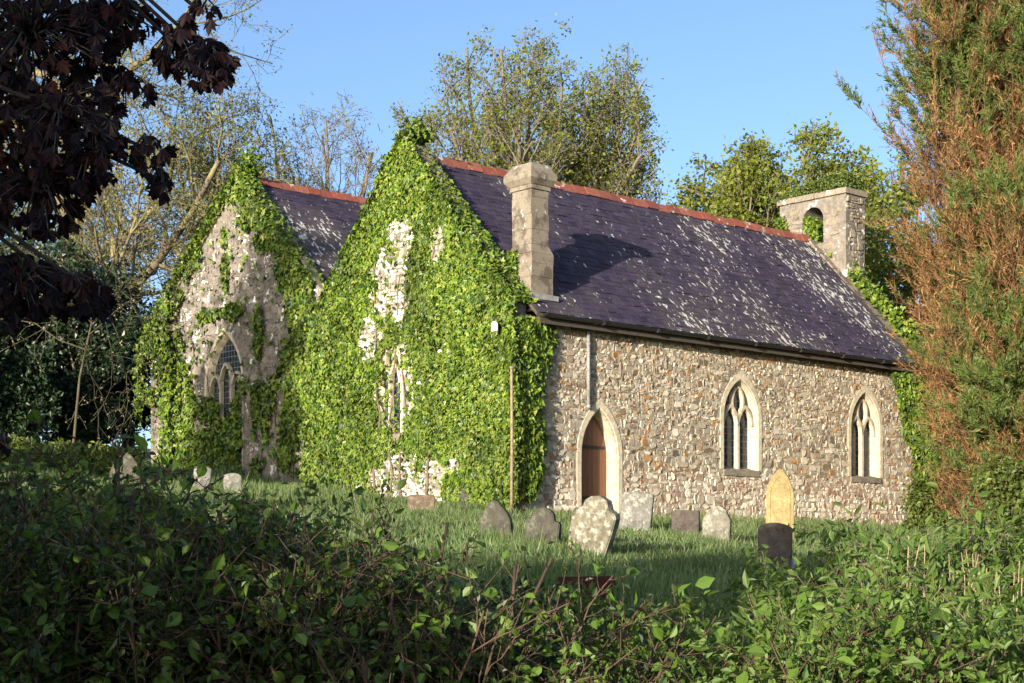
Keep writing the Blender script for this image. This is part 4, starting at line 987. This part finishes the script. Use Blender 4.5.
# ------------------------------------------------------------------ brown conifers on the right
BR_TW = leaf_mat('dead_conifer_twig', [(.035,.02,.012), (.12,.06,.027), (.20,.105,.045), (.27,.15,.062), (.33,.20,.09)], .1, .8, .1, (1, .9, .7), lo=.4, hi=1.4, nsc=.55)  # dead brown; darkest tone and broad noise also stand in for shadow gaps
GR_SP = leaf_mat('conifer_spray', [(.04,.075,.015), (.075,.12,.02), (.12,.155,.03)], .2, .6)
BK_CON = bark_mat('conifer_bark', (.07,.043,.022), (.13,.08,.04), 5, (.14,.115,.045))
def conifer(name, label, X, Y, H, rad, seed, green, group, stems=4, dens=1.0):
    rng = np.random.default_rng(seed); root = tag(empty(name, gnd(X, Y)), label, 'tree', group)
    wood = MB(); br = MB(); gr = MB(); limbs = []
    for s in range(stems):
        a = s * 2.4 + rng.uniform(0, 1); rr = rad * .38 * math.sqrt(s / max(1, stems - 1)) if stems > 1 else 0
        p = np.array([rr * math.cos(a), rr * math.sin(a), -.2]); lean = np.array([math.cos(a), math.sin(a), 0]) * rng.uniform(.01, .05)
        n = 9; pts = [p + (np.array([0, 0, 1]) + lean) * (H * .97 * i / n) + rng.normal(0, .06, 3) * (i > 0) for i in range(n + 1)]
        wood.tube(pts, [max(.02, .17 * (1 - i / n * .85)) for i in range(n + 1)], 7, cap=False); limbs.append(np.array(pts))
    P = []; D = []; S = []
    for pts in limbs:
        m = int(H * 12 * dens)
        for k in range(m):
            f = rng.uniform(.02, .99); x = f * (len(pts) - 1.01); i = int(x); p = pts[i] + (pts[i+1] - pts[i]) * (x - i)
            az = rng.uniform(0, 2 * math.pi); el = rng.uniform(.05, 1.25)
            d = np.array([math.cos(az) * math.cos(el), math.sin(az) * math.cos(el), math.sin(el)])
            prof = rad * (1 - .8 * max(0, f - .75) / .25) * (.62 + .5 * min(1, f / .5)); L = prof * rng.uniform(.45, 1.2) / max(.45, math.cos(el)) * .72 * (1 + .5 * n2(az, f * 6, .9))
            q = [p]; dd = d.copy()
            for j in range(4):
                dd = dd + rng.normal(0, .12, 3); dd[2] += .09; dd /= np.linalg.norm(dd); q.append(q[-1] + dd * L / 4)
            q = np.array(q); wood.tube(q, [.020, .016, .012, .008, .005], 3, cap=False)
            c = max(2, int(L * 3.6 * dens)); g = rng.uniform(.1, 1.0, c) ** .7 * 3.999; gi = g.astype(int); pp = q[gi] + (q[gi+1] - q[gi]) * (g - gi)[:, None]
            P.append(pp); D.append(q[gi+1] - q[gi]); S.append(np.full(c, f))
    # every spray: an axis with hair-fine twigs in two ranks, dead brown or live green
    P = np.vstack(P); D = nrmz(np.vstack(D)); S = np.concatenate(S); n = len(P)
    A = nrmz(D * .8 + rng.normal(0, .42, (n, 3)) + np.array([0, 0, .5])); Bn = nrmz(np.cross(A, rng.normal(0, 1, (n, 3)))); SL = rng.uniform(.25, .62, n)
    gk = rng.random(n) < np.array([green(p[0], p[1], p[2], f) for p, f in zip(P, S)])
    for j in range(11):
        f = (j + rng.uniform(0, 1, n)) / 11; sg = np.where(rng.random(n) < .5, -1.0, 1.0)
        q = P + A * (SL * f)[:, None]; U = A * rng.uniform(.5, 1.0, n)[:, None] + Bn * (sg * rng.uniform(.25, .85, n))[:, None] + rng.normal(0, .16, (n, 3))
        Lh = SL * rng.uniform(.25, .6, n) * (1.1 - .6 * f); a = ~gk
        leaves(br, q[a], rng.normal(0, 1, (a.sum(), 3)), U[a], Lh[a], rng.uniform(.013, .026, a.sum()), T_HAIR)
        for rep in range(2):
            leaves(gr, q[gk] + rng.normal(0, .02, (gk.sum(), 3)), rng.normal(0, 1, (gk.sum(), 3)), U[gk] + rng.normal(0, .2, (gk.sum(), 3)), Lh[gk] * .8, rng.uniform(.020, .042, gk.sum()), T_KITE)
    leaves(br, P, rng.normal(0, 1, (n, 3)), A, SL, .014, T_HAIR)
    wood.build('trunk', BK_CON, root); br.build('dead_twigs', BR_TW, root); gr.build('crown', GR_SP, root)
    return root
GC = 'half-dead conifers at the right edge'
def green_top(x, y, z, f):
    v = n2(x * 1.0 + y * .7, z * .6, .8) + (.0 if f < .42 else .12)
    return .82 if v > .22 else .03
def green_low(x, y, z, f): return .8 if n2(x + y, z * .7, .9) > .24 else .03
def green_mix(x, y, z, f): return .85 if n2(x + y, z, .9) > -.02 else .05
conifer('conifer', 'tallest half-dead brown conifer reaching the top right corner', 12.15, 40.5, 20.0, 2.75, 71, green_top, GC, 6, 1.9)
conifer('conifer', 'feathery brown dead conifer in front of the tallest one', 11.9, 37.5, 8.6, 2.2, 72, green_low, GC, 6, 1.7)
conifer('conifer', 'tall brown conifer cut off by the right edge of the frame', 14.3, 39.0, 18.5, 2.8, 73, green_top, GC, 4, 1.15)
conifer('conifer', 'low mixed brown and green conifer at the foot of the tall ones', 11.9, 35.6, 4.8, 2.2, 74, green_mix, GC, 6, 2.4)
conifer('conifer', 'dark brown conifer close against the far church corner', 12.95, 43.2, 7.6, 1.8, 75, green_low, GC, 5, 1.9)

# ------------------------------------------------------------------ purple maple overhanging at the upper left
def maple():
    rng = np.random.default_rng(81); Y0 = 7.2; X0 = -4.6; base = gnd(X0, Y0)
    root = tag(empty('copper_maple', base), 'dark purple-leaved maple overhanging the upper left corner', 'tree')
    wood = MB(); lf = MB(); b = np.array(base)
    tp = [b + np.array((0, 0, -.2)), b + np.array((.05, .05, 1.6)), b + np.array((.1, .15, 3.4)), b + np.array((.0, .3, 5.6)), b + np.array((.1, .2, 7.5))]
    wood.tube([p - b for p in tp], [.20, .17, .14, .09, .05], 9)
    clusters = [(30, 40, 75, 70, 190, 7.6), (90, 40, 45, 50, 90, 7.9), (60, 120, 62, 50, 130, 7.4), (40, 190, 55, 50, 110, 7.7), (95, 150, 34, 42, 56, 7.3), (150, 150, 20, 16, 16, 7.2), (160, 180, 13, 18, 12, 7.3),
                (205, 60, 30, 26, 54, 7.5), (175, 45, 26, 26, 34, 7.6), (222, 66, 14, 18, 16, 7.4), (200, 12, 22, 14, 10, 7.4), (125, 90, 30, 22, 26, 7.7), (20, 285, 52, 36, 90, 7.6), (70, 290, 34, 24, 44, 7.5), (100, 298, 18, 16, 14, 7.4),
                (110, 20, 50, 26, 50, 8.0), (4, 440, 6, 12, 4, 7.6), (-60, 150, 80, 150, 220, 7.8), (-40, -60, 160, 60, 160, 7.8), (130, -50, 110, 40, 70, 7.7), (-40, 320, 60, 60, 60, 7.7)]
    P = []; U = []; N = []
    for (x, y, rx, ry, k, Y) in clusters:
        c = np.array(ray(x, y, Y))
        j = tp[2] if y > 120 else tp[3]; mid = (c + j) / 2 + np.array((0, 0, .35)); st = j - b
        ln = [j + (mid - j) * f * (2 - f) * .5 + (c - j) * f * f * .5 + (c - j) * f * .25 * (1 - f) for f in np.linspace(0, 1, 7)]; ln[-1] = c
        wood.tube([p - b for p in ln], [.035 - .026 * i / 6 for i in range(7)], 5)
        for q in range(int(k * 1.8)):
            a = rng.uniform(0, 2 * math.pi); r_ = math.sqrt(rng.random()); px = x + .92 * rx * r_ * math.cos(a); py = y + .92 * ry * r_ * math.sin(a)
            p = np.array(ray(px, py, Y + rng.normal(0, .28))); P.append(p)
            d = p - c; U.append(d * .5 + rng.normal(0, .35, 3) + np.array((0.05, 0, -.75))); N.append(rng.normal(0, .55, 3) + np.array((0, -.55, .45)))
            if q % 2 == 0:
                m_ = (p + c) / 2 + np.array((0, 0, .05)); wood.tube([c - b, m_ - b, p - b], [.007, .005, .0025], 3, cap=False)
    P = np.array(P); L = rng.uniform(.042, .08, len(P)); leaves(lf, P - b, np.array(N), np.array(U), L, L * 1.02, T_MAPLE)
    wood.build('trunk', bark_mat('dark_maple_bark', (.02,.016,.014), (.045,.036,.03)), root)
    lf.build('crown', leaf_mat('purple_maple_leaf', [(.005,.003,.005), (.008,.004,.006), (.013,.005,.006), (.025,.007,.006)], .3, .55, .18, (2.2, .6, .5)), root)
maple()

# ------------------------------------------------------------------ trees behind the camera that shade the lane side
def shade_trees():
    rng = np.random.default_rng(91)
    root, sk_ = plant('lime_tree', 'leafy roadside tree behind the viewer', 'tree', (0, 0, 0), rng, (0, 0, 1), 5.0, .3, ever, M['bark'], LF_green, 14, .30, .22)
    pts = [(-20.6, 1.6, .85), (-16.4, -1.0, .68), (-12.9, -3.4, .72), (-10.2, -5.0, 1.1), (1.4, -11.2, .8), (-15, -7, .72), (-2.7, 2.0, .275), (-3.8, 2.9, .31), (-1.9, 1.3, .20)]  # smallest copies: bushes added out of view to shade the near hedge
    for i, (x, y, s) in enumerate(pts):
        z = float(G(x, y)); o = root
        if i == 0: o.location = (x, y, z); o.scale = (s, s, s)
        else: o = copy_tree(root, (x, y, z), i * 1.3, (s, s, s), 'leafy roadside tree behind the viewer' if s > .5 else 'unseen bush added beside the viewer to shade the hedge')
        o['group'] = 'roadside trees behind the viewer' if s > .5 else 'unseen bushes added to shade the near hedge'
    slim = [lv(6, .02, .03, .5, (30, 34), .12, rmin=.03), lv(4, .10, .06, .4, (8, 9), .15, (35, 55), .27, .35, .35, .01), lv(3, .15, .05, .5, (4, 5), .15, (30, 60), .5, .5, .3, .007), lv(2, .2, .03, .6, (0, 0), .2, (30, 60), .5, .6, .4, .006)]
    plant('poplar_tree', 'slim poplar outside the left edge of the view', 'tree', gnd(-20.4, 20.5), rng, (0, 0, 1), 10.6, .25, slim, M['bark'], LF_green, 7, .26, .2)
    plant('poplar_tree', 'shorter slim poplar outside the left edge of the view', 'tree', gnd(-20.3, 24.1), rng, (0, 0, 1), 7.6, .25, slim, M['bark'], LF_green, 7, .26, .2)
shade_trees()

# ------------------------------------------------------------------ foreground hedge and undergrowth
HL_dark = leaf_mat('hedge_leaf', [(.055,.036,.016), (.018,.038,.010), (.03,.058,.014), (.048,.082,.018), (.075,.11,.024)], .3, .45, lo=.4, hi=1.5, nsc=3.0)
HL_lite = leaf_mat('young_leaf', [(.085,.16,.025), (.12,.21,.03), (.15,.24,.04)], .4, .45)
HL_net = leaf_mat('nettle_leaf', [(.065,.125,.025), (.11,.185,.035), (.15,.22,.045)], .4, .5)
HL_bay = leaf_mat('glossy_dark_leaf', [(.015,.035,.014), (.03,.055,.02)], .1, .3)
def shrub(name, label, cat, X, Y, H, spread, seed, leafm, leafsz, nst, per, wid=.6, barkm='twig', group=None, T=T_OVATE, top=None, young=0, cut=0):
    """several stems from the ground, forking twigs, leaves along the twigs"""
    rng = np.random.default_rng(seed); base = gnd(X, Y); root = tag(empty(name, base), label, cat, group)
    wood = MB(); allp = []
    sp = [lv(6, .10, .03, .45, (6, 8), .25, rmin=.004), lv(4, .18, .03, .45, (4, 5), .15, (25, 65), .42, .55, .3, .003), lv(3, .2, .02, .5, (0, 0), .2, (30, 65), .5, .6, .3, .002)]
    for s in range(nst):
        a = rng.uniform(0, 6.28); r_ = spread * math.sqrt(rng.random()); p = (r_ * math.cos(a), r_ * math.sin(a) * .6, -.05)
        d = (math.cos(a) * .35 + rng.normal(0, .12), math.sin(a) * .25 + rng.normal(0, .12), 1)
        sk_ = skeleton(rng, p, d, H * rng.uniform(.7, 1.08), rng.uniform(.008, .015), sp)
        for q in sk_: wood.tube(q[0], q[1], 4 if q[2] < 2 else 3, cap=q[2] == 0)
        allp += sk_
    for s in range(cut):
        a = rng.uniform(0, 6.28); p = np.array((spread * math.cos(a) * rng.random(), spread * math.sin(a) * .5, 0.0)); d = np.array((rng.normal(0, .16), rng.normal(0, .12), 1)); L = H * rng.uniform(.85, 1.2)
        k = rng.uniform(.005, .009); wood.tube([p, p + d * L * .5 + rng.normal(0, .03, 3), p + d * L * .8 + rng.normal(0, .03, 3), p + d * L], [k * 1.2, k, k * .9, k * .85], 6)
    wood.build('stems', M[barkm], root)
    cm = crown_mesh(rng, allp, 1, per, leafsz, leafsz * .5, T, .15, wid)
    for k_ in (.55, .8):
        c2 = crown_mesh(rng, allp, 1, per * .5, leafsz * k_, leafsz * .5, T, .15, wid * .8)
        for v_, f_ in [(np.vstack(c2.V), c2.F)] if c2.V else []: cm.add(v_, f_)
    cm.build('foliage', leafm, root)
    if young: crown_mesh(rng, allp, 2, young, leafsz * 1.7, leafsz * .3, T, .35, .72).build('young_leaves', HL_lite, root)
    return root
SH = 'shrubs of the churchyard hedge'
def hX(x, Y): return (x - 512) / F * Y
specs = [
    (365, 6.9, 1.04, .36, 10, HL_dark, .036, 20, 2.8, .22, 'brown-stemmed hedge bush between the two below the ivy gable'),
    # x px, depth, height, spread, seed, material, leaf, stems, leaves per twig, young, label
    (300, 6.6, 1.08, .38, 1, HL_dark, .036, 22, 2.6, .22, 'brown-stemmed hedge bush left of the middle with cut upright stems'),
    (420, 6.4, 1.06, .40, 2, HL_dark, .036, 24, 2.4, .20, 'brown-stemmed hedge bush below the ivy gable'),
    (500, 6.5, .96, .34, 3, HL_dark, .036, 20, 2.2, .16, 'brown-stemmed hedge bush below the slim pole'),
    (190, 6.5, .95, .40, 4, HL_dark, .040, 22, 3.2, .22, 'leafy hedge bush below the small pale headstones'),
    (90, 6.4, 1.1, .42, 5, HL_dark, .042, 22, 3.6, .12, 'dark leafy hedge bush below the pointed grey headstone'),
    (10, 6.6, 1.25, .42, 6, HL_dark, .042, 20, 3.6, .10, 'dark leafy hedge bush at the lower left edge'),
    (600, 6.3, .60, .40, 7, HL_dark, .036, 14, 1.8, .25, 'low straggly hedge bush in front of the red slab'),
    (700, 6.6, 0.8, .44, 8, HL_net, .045, 20, 3.0, .2, 'low leafy bush right of the hedge gap'),
    (800, 7.2, 0.9, .44, 9, HL_net, .048, 20, 3.2, .12, 'weedy green bush below the blackish headstone'),
]
for (x, Y, H, sp_, sd, lm, ls, ns, per, yg, lab) in specs:
    shrub('hedge_shrub', lab, 'shrub', hX(x, Y), Y, H, sp_, 100 + sd, lm, ls, ns, per, .62, 'twig', SH, T_OVATE, None, yg, 4 if 150 < x < 550 else 1)
# taller weeds farther off at the right and left
weeds = [
    (880, 13.0, 0.92, .8, 21, HL_net, 'nettle clump in front of the far wall corner'), (960, 12.0, 1.12, .8, 22, HL_net, 'nettle clump below the low conifer'),
    (1015, 11.0, 1.2, .7, 23, HL_net, 'nettle clump at the lower right edge'), (870, 9.0, 0.92, .6, 24, HL_net, 'weedy clump with grey-green leaves low on the right'), (960, 8.0, 0.9, .55, 25, HL_net, 'weedy clump among the dry stalks'),
    (30, 15.0, .9, .9, 26, HL_net, 'tall weed clump at the left edge behind the hedge'), (110, 13.0, .86, .8, 27, HL_net, 'tall weed clump behind the leftmost hedge bushes'), (210, 12.0, 0.92, .8, 28, HL_net, 'weed clump behind the hedge, before the pale small headstones')]
for (x, Y, H, sp_, sd, lm, lab) in weeds:
    shrub('weed_clump', lab, 'weeds', hX(x, Y), Y, H, sp_, 200 + sd, lm, .085, 26, 3.6, .42, 'vine', 'tall weeds round the churchyard hedge', T_LANCE)
shrub('laurel_sapling', 'glossy dark laurel sprig sticking up in front of the left gable', 'shrub', hX(168, 8.5), 8.5, 1.02, .08, 301, HL_bay, .085, 3, 3.2, .36, 'vine', None, T_LANCE)
shrub('laurel_sapling', 'small dark laurel sprig right of the pale small headstones', 'shrub', hX(236, 8.2), 8.2, .88, .05, 302, HL_bay, .075, 2, 3.0, .36, 'vine', None, T_LANCE)
# dry stalks on the right
def stalks():
    rng = np.random.default_rng(401); Y = 10.0; X = hX(945, Y); b = np.array(gnd(X, Y)); mb = MB()
    for i in range(70):
        p = np.array((rng.normal(0, .38), rng.normal(0, .5), -.05)); d = np.array((rng.normal(0, .12), rng.normal(0, .1), 1)); L = rng.uniform(.7, 1.2)
        mb.tube([p, p + d * L * .5 + rng.normal(0, .02, 3), p + d * L + rng.normal(0, .05, 3)], [.007, .006, .003], 4)
    o = mb.build('dry_stalks', M['dry']); o.location = b; tag(o, 'pale dry dead stalks standing among the right-hand weeds', 'stalks')
stalks()
# low tangle that fills the foot of the hedge
def tangle(name, label, x0, x1, Y0, Y1, hmax, n, seed, lm, sz):
    rng = np.random.default_rng(seed); mb = MB(); Y = rng.uniform(Y0, Y1, n); X = (rng.uniform(x0, x1, n) - 512) / F * Y
    hz = rng.random(n) ** .8 * hmax * (.75 + .25 * np.sin(X * 5 + Y * 2)); P = np.stack([X, Y, G(X, Y) + hz], -1)
    U = rng.normal(0, .6, (n, 3)); N = rng.normal(0, .6, (n, 3)); N[:, 2] += .6; L = sz * rng.uniform(.5, 1.4, n); leaves(mb, P, N, U, L, L * .55, T_OVATE)
    tag(mb.build(name, lm), label, 'undergrowth', kind='stuff')
tangle('undergrowth', 'dark tangled undergrowth along the foot of the hedge', -80, 560, 6.8, 10.5, .8, 30000, 501, HL_dark, .055)
tangle('undergrowth', 'weedy undergrowth over the lower right bank', 540, 1120, 6.6, 13, .5, 34000, 502, HL_net, .06)
tangle('undergrowth', 'sunlit weeds along the foot of the dark evergreens', -60, 140, 38, 47, .7, 9000, 503, LF_green, .16)
